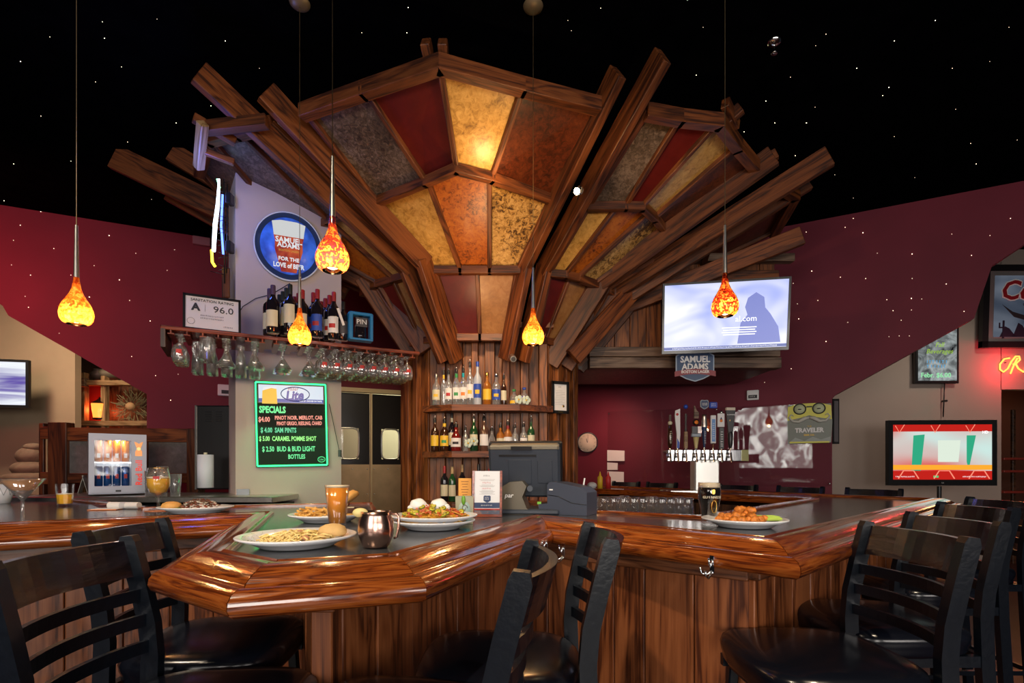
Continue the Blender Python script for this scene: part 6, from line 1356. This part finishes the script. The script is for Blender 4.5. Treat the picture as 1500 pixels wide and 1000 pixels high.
for i, (hx, ty) in enumerate(zip(HX, tops)):
    X0 = (hx - 750) * (TY - .08) / FP - tt.location.x
    g = G(); g.cyl((X0, -.055, hz0), (X0, -.10, hz0), .013, n=12); g.cyl((X0, -.10, hz0 + .02), (X0, -.115, hz0 - .06), .011, .009, n=10); g.cyl((X0, -.095, hz0 + .01), (X0, -.09, hz0 + .065), .009, n=10); g.build('faucet', CHROME, tt)
    G().lathe([(0, 0), (.024, 0), (.024, .006), (0, .006)], 16, M=face((X0, -.055, hz0))).build('collar', STEEL, tt)
    Hh = (663 - ty) * TY / FP - .02
    t = thing('tap_handle', tapl[i] + ' tap handle', None, V((X0, -.09, hz0 + .062))); t.parent = tt
    A_, B_ = cols[i]
    if i == 0: G().lathe([(.010, 0), (.020, .03), (.022, .10), (.016, .20), (.010, .22)], 12).build('handle_body', A_, t); G().sphere((0, 0, .225), .020, 12).build('handle_ball', B_, t); G().box((0, 0, .27), (.018, .014, .06)).build('handle_top', WG, t); scrib(.13, .016, CRM, t, z=0, world=face((0, -.0235, .11)) @ Matrix.Rotation(R(90), 4, 'Z'))
    elif i == 1: G().prism([(-.008, 0), (.014, 0), (.022, .12), (.020, Hh), (-.020, Hh - .015), (-.026, Hh - .06), (-.008, .12)], -.008, .008, M=face((0, 0, 0))).build('handle_body', A_, t); G().prism([(-.007, .0), (.013, .0), (.015, .05), (-.005, .09)], -.0095, .0095, M=face((0, 0, 0))).build('mountain_print', B_, t); G().sphere((-.005, -.009, Hh - .05), .012, 10, sy=.3).build('emblem', REDI, t)
    elif i == 2: G().box((0, 0, .075), (.030, .022, .15), bev=.003).build('handle_body', A_, t); g = G(); rr = random.Random(2); [g.tube([(rr.uniform(-.012, .012), rr.uniform(-.01, .01), .15 + k * .012), (rr.uniform(-.022, .022), rr.uniform(-.02, .02), .17 + k * .012)], .0035, 4) for k in range(12)]; g.cyl((0, 0, .15), (0, 0, .31), .009, n=8); g.build('twig_spiral', B_, t); G().sphere((0, 0, Hh - .012), .020, 12).build('handle_top', BLU, t); scrib(.11, .011, INK, t, z=0, world=face((0, -.012, .075)) @ Matrix.Rotation(R(90), 4, 'Z'))
    elif i == 3: G().lathe([(.012, 0), (.026, .10), (0, .10)], 14).build('cone', A_, t); G().box((0, 0, .118), (.085, .03, .03), bev=.004).build('ribbon', plain('pewter', (.25, .30, .36), .4), t); G().box((-.015, 0, .165), (.05, .03, .06)).build('black_block', BLACK, t); G().box((.028, 0, .165), (.032, .028, .06)).build('amber_block', AM, t); G().lathe([(0, -.012), (.027, -.012), (.027, .012), (0, .012)], 18, M=face((0, 0, .232))).build('badge_disc', BLACK, t); G().lathe([(0, .013), (.018, .013), (.018, .012)], 16, M=face((0, 0, .232))).build('fox_badge', ORG, t); G().prism([(-.02, 0), (.02, 0), (.022, .05), (0, .075), (-.012, .11), (-.02, .11), (-.016, .05)], -.01, .01, M=face((0, 0, .268))).build('figure_top', WG, t)
    elif i == 4: G().lathe([(.008, 0), (.024, .18), (.026, .19)], 14).build('handle_body', A_, t); G().lathe([(.026, .19), (.024, .24), (.016, .28), (.020, .30), (0, .30)], 14).build('silver_collar', STEEL, t); G().prism(shield(.036, .042), -.008, .008, M=face((0, 0, Hh - .025))).build('shield_top', plain('pewter', (.25, .30, .36), .4), t); G().prism(shield(.030, .036), .008, .010, M=face((0, 0, Hh - .025))).build('shield_face', NAVY, t); text('SAMUEL\nADAMS', .013, WHITE, t, ext=.0005, world=face((0, -.0105, Hh - .022))); scrib(.12, .014, WHITE, t, z=0, world=face((0, -.025, .10)) @ Matrix.Rotation(R(90), 4, 'Z'))
    elif i == 5: G().lathe([(.008, 0), (.010, .05)], 10).build('handle_neck', WX, t); G().box((0, 0, .17), (.046, .022, .25), bev=.004).build('handle_body', B_, t); G().box((0, -.0115, .16), (.030, .002, .20)).build('blue_panel', A_, t); scrib(.16, .016, WHITE, t, z=0, world=face((0, -.0135, .16)) @ Matrix.Rotation(R(90), 4, 'Z')); G().box((0, 0, Hh - .03), (.070, .03, .055), bev=.006).build('cap_block', BLU, t); scrib(.045, .010, WHITE, t, z=0, world=face((0, -.016, Hh - .028)), lines=2, gap=1.6)
    elif i == 6: G().box((0, 0, .09), (.040, .024, .19), bev=.003).build('handle_body', A_, t); scrib(.15, .020, WHITE, t, z=0, world=face((0, -.013, .09)) @ Matrix.Rotation(R(90), 4, 'Z')); G().box((-.008, -.01, .25), (.062, .012, .12), bev=.003).build('white_tag', B_, t); G().sphere((-.008, -.017, .245), .013, 10, sy=.2).build('drop_print', ORG, t); G().prism([(-.011, .01), (.011, .01), (0, .035)], 0, .001, M=face((-.008, -.0165, .245))).build('drop_tip', NAVY, t); G().sphere((0, 0, .32), .016, 10).build('finial', CHROME, t)
    else: G().lathe([(.010, 0), (.020, .04), (.022, .13), (.016, .15)], 12).build('handle_grip', BLACK, t); G().prism([(-.018, .13), (.018, .13), (.042, Hh - .02), (-.042, Hh - .02)], -.012, .012, M=face((0, 0, 0))).build('handle_body', A_, t); G().box((0, 0, Hh - .008), (.082, .028, .026), bev=.003).build('cream_head', c_('stout_cream', (.62, .55, .45)), t); text('GUINNESS', .015, WHITE, t, ext=.0005, world=face((0, -.0125, Hh - .06))); scrib(.025, .014, GOLD, t, z=0, world=face((0, -.0125, Hh - .11)))


nf = thing('narrow_frame', 'narrow dark framed picture seen almost edge-on at the corner beside the moustache sign', 'picture frame', M=face(at(1224, 617, 5.75), R(0)))
G().box((0, 0, 0), (.075, .50, .02), bev=.003).build('frame', BLACKM, nf); G().box((0, 0, .011), (.045, .45, .003)).build('picture', plain('picture_grey', (.10, .09, .10), .3), nf)
